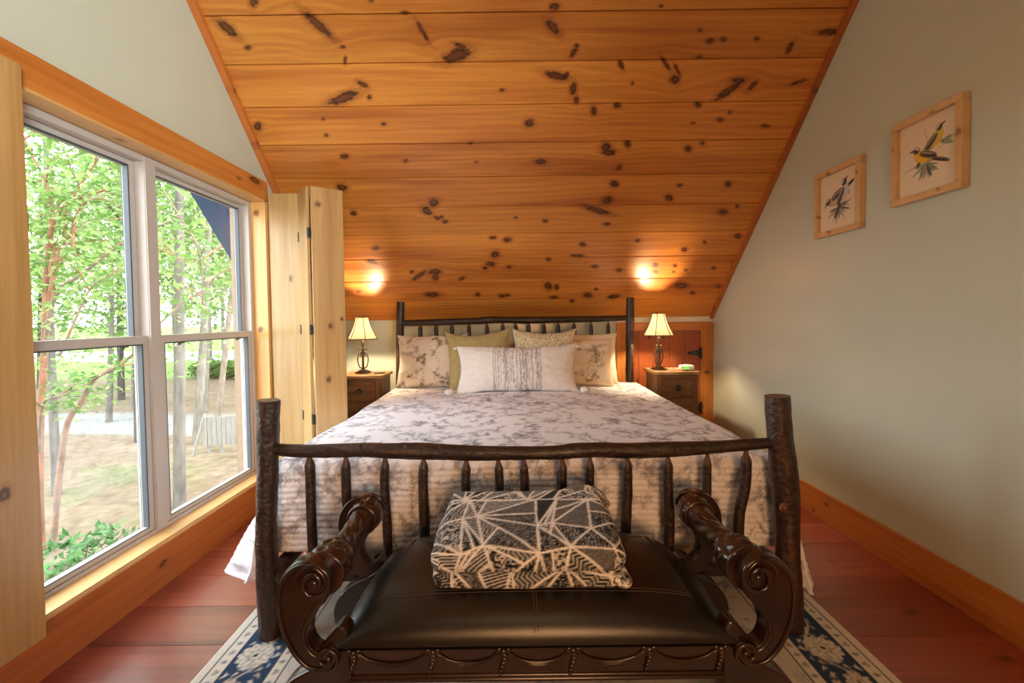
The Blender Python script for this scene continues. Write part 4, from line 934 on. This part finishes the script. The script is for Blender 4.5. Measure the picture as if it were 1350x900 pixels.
def stitch(p,q,n=40):
    m=MB()
    d=c3(q)-c3(p); d/=np.linalg.norm(d); nn2=np.array([-d[1],d[0]])
    for off in (-.0045,.0045):
        t_=np.linspace(0,1,n); X=p[0]+(q[0]-p[0])*t_+nn2[0]*off; Y=p[1]+(q[1]-p[1])*t_+nn2[1]*off
        m.tube(np.stack([X,Y,surf(X,Y)+.0005],-1),.0012,6)
    s=m.build('stitching',M['stitch'],seat)
stitch((XC-.47,1.275),(XC+.47,1.275),80); stitch((XC+.0,1.19),(XC,1.27))
stitch((XC-.40,1.56),(XC-.20,1.42)); stitch((XC+.40,1.56),(XC+.20,1.42)); stitch((XC-.455,1.275),(XC-.42,1.58)); stitch((XC+.455,1.275),(XC+.42,1.58))
# ================================================================ FOLDED THROW
def throw_canvas():
    W,H,res=.72,.84,.0022; cv=Canvas(W,H,res,(.01,.01,.01)); r=random.Random(26)
    nx,ny=6,6; P={}
    for i in range(nx+1):
        for j in range(ny+1):
            P[i,j]=(W*i/nx+(0 if i in (0,nx) else r.uniform(-.045,.045)),H*j/ny+(0 if j in (0,ny) else r.uniform(-.042,.042)))
    tris=[]
    for i in range(nx):
        for j in range(ny):
            a,b,c,d=P[i,j],P[i+1,j],P[i+1,j+1],P[i,j+1]
            ts=[(a,b,c),(a,c,d)] if r.random()<.5 else [(a,b,d),(b,c,d)]
            for t_ in ts:
                if r.random()<.5:
                    k=r.randint(0,2); p,q,s=t_[k],t_[(k+1)%3],t_[(k+2)%3]; f=r.uniform(.35,.65); mm=(lerp(q[0],s[0],f),lerp(q[1],s[1],f)); tris+=[(p,q,mm),(p,mm,s)]
                else: tris.append(t_)
    X,Y=np.meshgrid((np.arange(cv.nx)+.5)*res,(np.arange(cv.ny)+.5)*res,indexing='ij')
    ed=np.full(X.shape,9.)
    for ti,(a,b,c) in enumerate(tris):
        def sd(p,q): 
            L=math.hypot(q[0]-p[0],q[1]-p[1])+1e-9; return ((q[0]-p[0])*(Y-p[1])-(q[1]-p[1])*(X-p[0]))/L
        d1,d2,d3=sd(a,b),sd(b,c),sd(c,a); sgn_=1 if ((b[0]-a[0])*(c[1]-a[1])-(b[1]-a[1])*(c[0]-a[0]))>0 else -1
        ins=np.minimum(np.minimum(d1*sgn_,d2*sgn_),d3*sgn_); mk=ins>0
        k=r.choice(['spot','spot','spot','dash','dash','fine','stripe','grey','dark','chev'])
        ang=r.uniform(0,PI); u=X*math.cos(ang)+Y*math.sin(ang); w=-X*math.sin(ang)+Y*math.cos(ang)
        if k=='spot': val=sst(.50,.66,vn(X*230+ti,Y*230,ti))*.62+.012
        elif k=='dash': val=sst(.2,.6,np.sin(u*520+4*np.sin(w*160)))*.42*sst(.3,.5,vn(u*80,w*220,ti))+.012
        elif k=='fine': val=.03+.20*sst(.4,.7,vn(X*260,Y*260,ti))
        elif k=='stripe': val=np.where(np.sin(u*620)>.15,.55,.02)
        elif k=='grey': val=.07+.13*vn(X*240,Y*240,ti)
        elif k=='dark': val=.012+.03*vn(X*120,Y*120,ti)
        else: val=sst(.0,.5,np.sin(u*430+3*np.abs(((w*45)%2)-1)*2.2))*.46+.02
        col=np.stack([val,val*.96,val*.93],-1); cv.a[mk]=col[mk]; ed=np.where(mk,np.minimum(ed,ins),ed)
    wl=sst(.0046,.0029,ed+.0012*(vn(X*200,Y*200,5)-.5))
    cv.a=mixc(cv.a,c3((.84,.80,.76)),wl); return cv
TC=throw_canvas()
def layer(m,c,h,r,seed,yo,skew=0,fold=True):
    n=(110,70,34)
    def dp(P,d):
        x,y,z=P[...,0],P[...,1],P[...,2]
        pf=1+.05*np.cos(np.clip(x/h[0],-1,1)*PI/2)+.03*(fbm(x*6+seed,y*6,seed,2)-.5)
        z2=z*pf+.10*y+.006*(fbm(x*7+seed,y*7+9,seed+1,3)-.5)*2
        x2=x*(1-.045*sst(-.2,1,y/h[1]))+.007*(fbm(y*9+seed,z*20,seed+2,2)-.5)*2+skew*y
        y2=y+.006*(fbm(x*8,z*20+seed,seed+3,2)-.5)*2
        return np.stack([x2,y2,z2],-1)
    for (P,d,f) in rbox(c,h,r,n,dp):
        q=P-c3(c)
        dz=h[2]-(q[...,2]-.10*q[...,1])
        tt=.42+q[...,1]+dz*np.sign(q[...,1])*sst(0,.3,np.abs(d[...,1])); xm=q[...,0]+dz*np.sign(q[...,0])*sst(0,.3,np.abs(d[...,0]))
        C=TC.samp(xm+.36,tt+yo); m.grid(P,C,flip=f)
m=MB()
layer(m,(XC-.022,1.437,.521),(.283,.178,.030),.028,3,.02)
layer(m,(XC-.018,1.427,.589),(.290,.187,.041),.040,5,.33)
# rolled tuck at the right rear and corner loop at the right front
m.tube(spline([(XC+.10,1.59,.625),(XC+.18,1.60,.642),(XC+.25,1.585,.632),(XC+.275,1.53,.610)],40),np.interp(np.linspace(0,1,40),[0,.4,1],[.012,.019,.010]),16,colf=lambda L,T:TC.samp(L+.2,T*.02+.3))
m.tube(spline([(XC+.235,1.262,.510),(XC+.262,1.256,.496),(XC+.276,1.27,.498),(XC+.265,1.30,.515)],30),.012,14,colf=lambda L,T:TC.samp(L+.5,T*.02+.1))
th=m.build('folded_throw',M['plush'],weld=True); tag(th,'folded plush throw with black and white triangle pattern lying on the leather bench','blanket')
# ================================================================ RUG
RX0,RX1,RY0,RY1=-1.165,1.33,.35,3.0
RW=(RX1-RX0); 
IV,BLU,DK,SA,GY=c3((.68,.62,.54)),c3((.032,.058,.115)),c3((.045,.05,.065)),c3((.50,.42,.33)),c3((.30,.33,.38))
def rugcanvas():
    W,H=.34,.62; cv=Canvas(W,H,.0024,IV); r=random.Random(5)
    X,Y=np.meshgrid((np.arange(cv.nx)+.5)*.0024,(np.arange(cv.ny)+.5)*.0024,indexing='ij')
    cv.a[(X>.094)&(X<.262)]=BLU
    for a in (.040,.092,.262,.308): cv.a[(np.abs(X-a)<.0025)]=DK
    for (c,n) in ((.066,13),(.285,13)):
        for k in range(n):
            y=(k+.5)*H/n
            if k%2: 
                for s in (-1,1): cv.ell(c+s*.008,y,.008,.005,.6*s,GY,.9)
                cv.ell(c,y,.004,.010,0,DK,.8)
            else:
                for q in range(6): cv.ell(c+.008*math.cos(q),y+.010*math.sin(q),.0045,.0045,0,SA if q%2 else BLU,.8)
                cv.ell(c,y,.004,.004,0,DK,.9)
    def flower(x,y,s,c1,c2,c0,k=12):
        for q in range(k):
            a=2*PI*q/k; cv.ell(x+math.cos(a)*s*.72,y+math.sin(a)*s*.72,s*.34,s*.22,a,c1)
            cv.ell(x+math.cos(a)*s*.74,y+math.sin(a)*s*.74,s*.20,s*.09,a,c2,.75)
        cv.ell(x,y,s*.66,s*.66,0,c1)
        for q in range(8):
            a=2*PI*q/8+.2; cv.ell(x+math.cos(a)*s*.42,y+math.sin(a)*s*.42,s*.20,s*.12,a,c2,.8)
        cv.ell(x,y,s*.30,s*.26,0,c1); cv.ell(x,y,s*.17,s*.13,.5,c0)
    pts=[(.178+.045*math.sin(t_*2*PI/.31),t_) for t_ in np.arange(0,H+.01,.01)]
    cv.line(pts,.004,SA)
    for y,x in ((.08,.195),(.39,.165)): flower(x,y,.062,IV,SA*.75,DK)
    for y,x in ((.235,.150),(.55,.205)): flower(x,y,.042,SA*1.2,GY,BLU,9)
    for k in range(90):
        x,y=r.uniform(.102,.254),r.uniform(0,H); a=r.uniform(0,PI); c=r.choice([IV,SA,GY,IV*.9]); 
        cv.ell(x,y,r.uniform(.006,.015),.0045,a,c,.9); cv.ell(x+.008*math.cos(a+.9),y+.008*math.sin(a+.9),.009,.0035,a+.9,c,.85)
    return cv
RC=rugcanvas()
RFd=Canvas(.7,.7,.003,(.56,.52,.47)); rr_=random.Random(8)
for k in range(150):
    x,y=rr_.uniform(0,.7),rr_.uniform(0,.7); c=rr_.choice([(.22,.27,.38),(.40,.38,.36),(.68,.64,.56),(.13,.17,.27)]); n_=rr_.choice([1,1,6])
    for q in range(n_):
        a=2*PI*q/n_+rr_.random()*.4; RFd.ell(x+.02*math.cos(a)*(n_>1),y+.02*math.sin(a)*(n_>1),.014,.006,a,c,.7)
sx=np.linspace(RX0,RX1,440); sy=np.linspace(RY0,RY1,440); A,B=np.meshgrid(sx,sy,indexing='ij')
e=np.minimum(np.minimum(A-RX0,RX1-A),np.minimum(B-RY0,RY1-B)); onx=np.minimum(A-RX0,RX1-A)<=np.minimum(B-RY0,RY1-B)
C=RC.samp(np.clip(e,.002,.335),np.where(onx,B,A)); C=np.where((e>.31)[...,None],RFd.samp(A,B),C)
m=MB(); zz=.007+.0012*(fbm(A*30,B*30,4,2)-.5); zz[0]=zz[-1]=0; zz[:,0]=zz[:,-1]=0
m.grid(np.stack([A,B,zz],-1),C); tag(m.build('area_rug',M['rug']),'ivory and blue bordered oriental rug under bench and bed','rug')
# ================================================================ OUTSIDE
GZ=-2.2
def gz(x,y):
    d=np.hypot(np.asarray(x,float)*.6,y); return GZ+np.maximum(0,d-21)*.045+.10*(fbm(np.asarray(x)*.25+40,np.asarray(y)*.25+40,3,3)-.5)
gx=np.concatenate([np.linspace(-75,-30,30),np.linspace(-29.6,-1.97,150)]); gy=np.concatenate([np.linspace(-25,0,20),np.linspace(.3,22,110),np.linspace(22.6,75,70)])
A,B=np.meshgrid(gx,gy,indexing='ij')
n1=fbm(A*.9,B*.9,8,4); n2=fbm(A*.22+9,B*.22,18,3); n3=fbm(A*3,B*3,28,3)
C=mixc(c3((.125,.085,.055)),c3((.185,.14,.10)),n1); C=mixc(C,c3((.085,.115,.040)),sst(.52,.70,n2*.6+n3*.4)*.6); C=mixc(C,c3((.13,.075,.045)),sst(.62,.75,n3)*.4)
drv=B+A*.10+.6*(n2-.5)
C=mixc(C,c3((.19,.18,.165)),sst(12.0,12.6,drv)*sst(15.6,14.8,drv))
far=B-A*.05
C=mixc(C,c3((.12,.19,.05)),sst(25,27,far)); C=mixc(C,c3((.4,.4,.39)),sst(33,34,far)*sst(40,39,far))
m=MB(); m.grid(np.stack([A,B,gz(A,B)],-1),C); m.build('ground',M['ground'],kind='structure')
LG_=[c3((.13,.215,.05)),c3((.20,.28,.085)),c3((.09,.165,.045)),c3((.24,.31,.14))]
def leaves(m,pts,size,rng,pal=LG_,fl=.5):
    n=len(pts); pts=np.asarray(pts); a=rng.random(n)*2*PI; til=rng.normal(0,.55,n); rol=rng.normal(0,.6,n); s=size*(.6+.8*rng.random(n))
    d=np.stack([np.cos(a)*np.cos(til),np.sin(a)*np.cos(til),np.sin(til)-.2],-1); d/=np.linalg.norm(d,axis=1)[:,None]
    sd=np.cross(d,np.array([0,0,1.])); sd/=np.linalg.norm(sd,axis=1)[:,None]+1e-9; up=np.cross(sd,d); sd=sd*np.cos(rol)[:,None]+up*np.sin(rol)[:,None]
    nn_=np.cross(d,sd)
    P0=pts; P1=pts+d*(s*.45)[:,None]+sd*(s*.26)[:,None]+nn_*(s*.06)[:,None]; P2=pts+d*s[:,None]-nn_*(s*.12)[:,None]; P3=pts+d*(s*.45)[:,None]-sd*(s*.26)[:,None]+nn_*(s*.06)[:,None]
    V=np.stack([P0,P1,P2,P3],1).reshape(-1,3); F=np.arange(n*4).reshape(n,4)
    k=rng.integers(0,len(pal),n); C=np.array(pal)[k]*(.8+.4*rng.random(n))[:,None]; C=np.repeat(C,4,0)
    m.add(V,F,C,False)
def clusters(cs,per,rad,rng,flat=.6):
    cs=np.asarray(cs); P=np.repeat(cs,per,0); return P+rng.normal(0,1,P.shape)*np.array([rad,rad,rad*flat])
BKL=[c3((.30,.25,.20)),c3((.22,.17,.13)),c3((.36,.20,.12))]
def limb(m,pts,r0,r1,col,seg=8,n=None):
    Q=spline(pts,n or max(6,len(pts)*5)); m.tube(Q,np.linspace(r0,r1,len(Q)),seg,colf=lambda L,T:np.clip(c3(col)*(.65+.7*fbm(L*6,T*3,3,3))[...,None],0,1))
    return Q
def tree(base,h,r,lean,seed,col,crown_c,crown_r,nc,per,crad,lsize,label,group,low=0,pal=LG_,nbr=9):
    rng=np.random.default_rng(seed); rd=random.Random(seed)
    t=thing('tree',label,'tree',tuple(base),group); b=c3(base)
    m=MB(); top=b+np.array([lean[0],lean[1],h])
    Q=limb(m,[b-np.array([0,0,.25]),b+(top-b)*.3+np.array([rd.uniform(-.1,.1),rd.uniform(-.1,.1),0])*h*.06,b+(top-b)*.65+np.array([rd.uniform(-.1,.1),rd.uniform(-.1,.1),0])*h*.06,top],r,r*.35,col,10,30)
    tips=[]
    for i in range(nbr):
        f=rd.uniform(.35,.98); p=Q[int(f*(len(Q)-1))]; a=rd.uniform(0,2*PI); L=rd.uniform(.4,1)*crown_r[0]
        e=p+np.array([math.cos(a)*L,math.sin(a)*L,rd.uniform(.1,.6)*L]); mid=(p+e)/2+np.array([0,0,.12*L]); limb(m,[p,mid,e],r*.30,r*.06,col,6,9); tips+=[mid,e]
    m.build('trunk',M['treebark'],t)
    cs=rng.normal(0,1,(nc,3)); cs/=np.linalg.norm(cs,axis=1)[:,None]; cs*=(rng.random(nc)**.4)[:,None]*np.array(crown_r); cs+=b+np.array(crown_c)
    if tips: cs=np.concatenate([cs,np.array(tips)])
    m=MB(); leaves(m,clusters(cs,per,crad,rng),lsize,rng,pal); m.build('foliage',M['leaf'],t)
    return t
def gp(px,py): 
    p=at_ground(px,py,GZ); p[2]=float(gz(p[0],p[1])); return p
# the spreading red-barked tree right outside
t=thing('tree','spreading multi stemmed tree with reddish bark just outside left window','tree',(-7.3,6.6,GZ)); rng=np.random.default_rng(3)
RB=(.24,.115,.07); m=MB(); bs=np.array([-7.3,6.6,GZ-.2]); tips=[]
def L2(pts,r0,r1,col=RB):
    Q=limb(m,pts,r0*.62,r1*.7,col); tips.extend(list(Q[len(Q)//3::3])); return Q
def AP(l): return [at(x,y,Y) for x,y,Y in l]
trk=[bs]+AP([(58,600,6.5)])
L2([bs]+AP([(52,600,6.5),(58,470,6.4),(62,350,6.3),(72,290,6.2),(95,265,6.1),(140,250,6.0)]),.085,.02)
L2([bs+np.array([.15,0,0])]+AP([(85,575,6.4),(108,530,6.3),(124,500,6.2),(150,486,6.1),(172,470,6.0),(196,440,5.9)]),.07,.018,(.2,.13,.095))
L2(AP([(52,600,6.5),(56,534,6.3),(80,522,6.2),(104,512,6.1)]),.05,.015,(.2,.145,.11))
L2(AP([(58,470,6.4),(72,392,6.2),(112,358,6.1),(148,330,6.0),(178,310,5.9),(230,290,5.8)]),.055,.012,(.18,.13,.095))
L2(AP([(60,420,6.4),(74,350,6.3),(84,320,6.3),(100,305,6.2)]),.06,.02)
L2(AP([(74,350,6.3),(66,300,6.3),(70,260,6.2),(66,220,6.2)]),.035,.01)
L2(AP([(95,330,6.2),(98,290,6.2),(110,270,6.1),(120,262,6.0)]),.040,.012)
L2(AP([(84,320,6.3),(88,280,6.2),(108,240,6.1),(125,215,6.0),(128,180,5.9)]),.030,.008)
L2(AP([(72,392,6.2),(70,370,6.1),(66,350,6.1),(80,300,6.2)]),.035,.01)
L2(AP([(72,290,6.2),(60,240,6.2),(40,200,6.1),(20,150,6.1)]),.03,.01)
L2(AP([(20,190,5.6),(40,178,5.6),(62,160,5.6),(80,140,5.5)]),.022,.008)
L2(AP([(78,470,6.3),(100,420,6.2),(120,380,6.2),(150,360,6.1)]),.03,.01,(.2,.135,.1))
L2(AP([(178,310,5.9),(215,330,5.9),(255,345,5.9),(300,320,5.8)]),.02,.006)
L2(AP([(196,440,5.9),(240,400,5.9),(270,380,5.9),(290,360,5.8),(330,345,5.7)]),.026,.008,(.2,.135,.1))
L2(AP([(215,250,5.8),(240,290,5.9),(262,330,6.0),(268,400,6.2)]),.012,.02,(.19,.13,.095))
rt=random.Random(77)
for p in list(tips)[::2]:
    a=rt.uniform(0,2*PI); L=rt.uniform(.35,.9); e=c3(p)+np.array([math.cos(a)*L,math.sin(a)*L,rt.uniform(-.1,.7)*L]); mid=(c3(p)+e)/2+np.array([rt.uniform(-.08,.08),rt.uniform(-.08,.08),.08]); limb(m,[p,mid,e],.011,.004,rt.choice([RB,(.2,.14,.1)]),5,8)
m.build('trunk',M['treebark'],t)
rd=random.Random(5); cs=[]
for i in range(165):
    px,py,Y=rd.uniform(-160,430),rd.uniform(-120,478),rd.uniform(5.4,7.8)
    cs.append(at(px,py,Y))
cs=np.array(cs+[c3(q) for q in tips])
cs=cs[cs[:,0]<-4.2]
m=MB(); leaves(m,clusters(cs,24,.24,rng,.45),.105,rng,[c3((.13,.23,.05)),c3((.20,.29,.08)),c3((.09,.18,.04)),c3((.25,.33,.13))]); m.build('foliage',M['leaf'],t)
DKG=(.06,.052,.045); GRY=(.115,.10,.086); LT=(.15,.13,.108)
sp=[((75,652),9,.085,(-.2,.3),GRY,'pale slender trunk on the litter below the red barked tree, left pane'),
    ((184,582),11,.13,(.1,.2),DKG,'dark trunk rising beside the right edge of lower left pane'),
    ((236,672),11,.105,(.2,.2),GRY,'lichen grey trunk close to left edge of lower right pane'),
    ((258,586),12,.12,(.7,.5),LT,'light trunk standing left of the wooden fence panel'),
    ((271,542),12,.09,(.3,.5),LT,'thin light trunk just behind the one left of fence panel'),
    ((286,553),11,.11,(1.2,.8),(.17,.135,.105),'curved slim trunk leaning above the wooden fence panel'),
    ((143,556),12,.10,(.3,.3),GRY,'slim grey trunk seen in middle of lower left pane'),
    ((160,528),13,.14,(.2,.3),DKG,'dark far trunk right of the slim grey trunk in lower left pane'),
    ((173,540),10,.06,(.5,.4),LT,'whip thin pale sapling leaning in lower left pane'),
    ((318,512),10,.09,(-.3,.4),DKG,'twisted thin dark trunk at the far right of lower right pane')]
for i,(q,h,r,ln,col,lab) in enumerate(sp):
    b=gp(*q); dist=b[1]
    tree(b,h,r,ln,50+i,col,(ln[0]*.6,ln[1]*.6,h*.62),(2.2,2.2,h*.30),46,26,.42,.17+.004*dist,lab,'slender trees on the leaf littered slope',nbr=8)
# woods farther off
rd=random.Random(12)
spots=[(-9,21),(-15,19.5),(-24,22),(-14,28),(-21,30),(-33,26),(-26,39),(-40,37),(-17,43),(-28,14)]
for i,(x,y) in enumerate(spots):
    b=np.array([x,y,float(gz(x,y))]); h=rd.uniform(10,14)
    tree(b,h,rd.uniform(.14,.2),(rd.uniform(-.4,.4),rd.uniform(-.4,.4)),90+i,rd.choice([GRY,DKG,LT]),(0,0,h*.56),(3.4,3.4,h*.40),58,24,.7,.36,'leafy tree of the bright woods beyond the slope','far woods trees',nbr=6)
# hedge bushes on the bank, low shrub by the house
for i,(px,w) in enumerate(((283,1.5),(303,1.5),(325,1.6))):
    b=gp(px,503); t=thing('hedge_bush',('round green bush on the far bank behind slanting light trunk','middle green bush of the hedge on the far bank','green bush on the far bank beside right window frame')[i],'bush',tuple(b),'hedge on the far bank'); rng=np.random.default_rng(200+i)
    m=MB(); cs=rng.normal(0,1,(60,3)); cs/=np.linalg.norm(cs,axis=1)[:,None]; cs=cs*np.array([w*.75,w*.6,.40])+b+np.array([0,0,.5]); leaves(m,clusters(cs,22,.14,rng,.6),.20,rng,[c3((.09,.17,.03)),c3((.12,.21,.045)),c3((.06,.13,.025))]); m.build('foliage',M['leaf'],t)
    m=MB(); 
    for q in range(5): limb(m,[b-np.array([0,0,.1]),b+np.array([rng.normal(0,.4),rng.normal(0,.3),.6])],.03,.01,DKG,6,5)
    m.build('stem',M['treebark'],t)
b=gp(108,768); t=thing('shrub','low leafy green shrub on the ground right below left window','shrub',tuple(b)); rng=np.random.default_rng(33)
m=MB(); cs=rng.normal(0,1,(46,3))*np.array([.42,.42,.10])+b+np.array([0,0,.36]); leaves(m,clusters(cs,11,.10,rng,.5),.12,rng,[c3((.075,.17,.055)),c3((.12,.23,.08)),c3((.055,.13,.04))]); m.build('foliage',M['leaf'],t)
m=MB()
for q in range(9): limb(m,[b-np.array([0,0,.08]),b+np.array([rng.normal(0,.15),rng.normal(0,.15),.2]),b+np.array([rng.normal(0,.4),rng.normal(0,.4),.45])],.012,.004,DKG,6,8)
m.build('stem',M['treebark'],t)
# weathered board fence panel
b=gp(268,600); d=np.array([math.cos(.10),math.sin(.10),0]); 
t=thing('fence_panel','weathered grey board fence panel propped up on the leaf littered slope','fence',tuple(b)); H_=.98; up=np.array([0,0,1.]); nrm=np.array([-d[1],d[0],0])
for k in range(16):
    m=MB(); p=b+d*(k*.118)+up*.22; q=p+d*.104; hh=H_-.22+random.uniform(-.015,.01)
    V=[p,q,q+nrm*.02,p+nrm*.02]; V=V+[v+up*hh for v in V]; m.add(V,[[3,2,1,0],[4,5,6,7],[0,1,5,4],[1,2,6,5],[2,3,7,6],[3,0,4,7]],(1,1,1),False); m.build('fence_board',M['weathered'],t)
for z in (.36,.78):
    m=MB(); m.tube([b+d*-.02+nrm*.05+up*z,b+d*1.9+nrm*.05+up*z],.035,4,rot=PI/4); m.build('fence_rail',M['weathered'],t)
for s in (.12,.42,1.7):
    m=MB(); m.tube([b+d*s+nrm*.06-up*.1,b+d*s+nrm*.06+up*.95],.04,4,rot=PI/4); m.build('fence_post',M['weathered'],t)
m=MB(); m.tube([b+d*-.22-nrm*.12-up*.1,b+d*.02+nrm*.03+up*.97],.035,4,rot=PI/4); m.build('brace',M['weathered'],t)
# ================================================================ LIGHT
w=bpy.data.worlds.new('sky'); sc.world=w; w.use_nodes=True; nt=w.node_tree; bg=nt.nodes['Background']
tc=nt.nodes.new('ShaderNodeTexCoord'); sep=nt.nodes.new('ShaderNodeSeparateXYZ'); nt.links.new(tc.outputs['Generated'],sep.inputs[0])
cr=nt.nodes.new('ShaderNodeValToRGB'); cr.color_ramp.elements[0].position=.0; cr.color_ramp.elements[0].color=(.95,.97,1,1); cr.color_ramp.elements[1].position=.9; cr.color_ramp.elements[1].color=(.78,.89,1.0,1)
nt.links.new(sep.outputs['Z'],cr.inputs['Fac']); nt.links.new(cr.outputs['Color'],bg.inputs['Color']); bg.inputs['Strength'].default_value=SKY
sl=bpy.data.lights.new('sun','SUN'); sl.energy=SUN; sl.color=(1,.95,.86); sl.angle=math.radians(4); so=bpy.data.objects.new('sun',sl); COL.objects.link(so)
so.rotation_euler=Vector((-.62,.18,-.80)).to_track_quat('-Z','Y').to_euler()
def area(name,loc,tgt,sx,sy,en,col,portal=False):
    l=bpy.data.lights.new(name,'AREA'); l.shape='RECTANGLE'; l.size=sx; l.size_y=sy; l.energy=en; l.color=col
    o=bpy.data.objects.new(name,l); COL.objects.link(o); o.location=loc; o.rotation_euler=(Vector(tgt)-Vector(loc)).to_track_quat('-Z','Y').to_euler()
    if portal: l.cycles.is_portal=True
    return o
area('window_portal',(-1.90,2.19,1.165),(0,2.19,1.165),1.66,1.86,1,(1,1,1),True)
# assumed warm fill lights behind the camera; cool area light added for left wall
area('assumed_ceiling_light',(.1,-1.0,3.2),(-.2,1.8,1.0),.8,.8,ROOM_W,(1,.70,.42))  # overhead warm fill, assumed
area('assumed_low_warm_light',(.3,-1.8,1.15),(.1,1.8,.45),.7,.6,WARM_W,(1,.50,.21)).data.spread=math.radians(120)  # unseen low warm light, assumed for the bed foot; no lamp built
cool_fill=area('rear_cool_fill',(1.55,-1.95,2.0),(-1.7,1.7,2.75),1.2,1.2,COOL_W,(.90,1,.98)); cool_fill.data.spread=math.radians(62)
sc.view_settings.exposure=EXPO
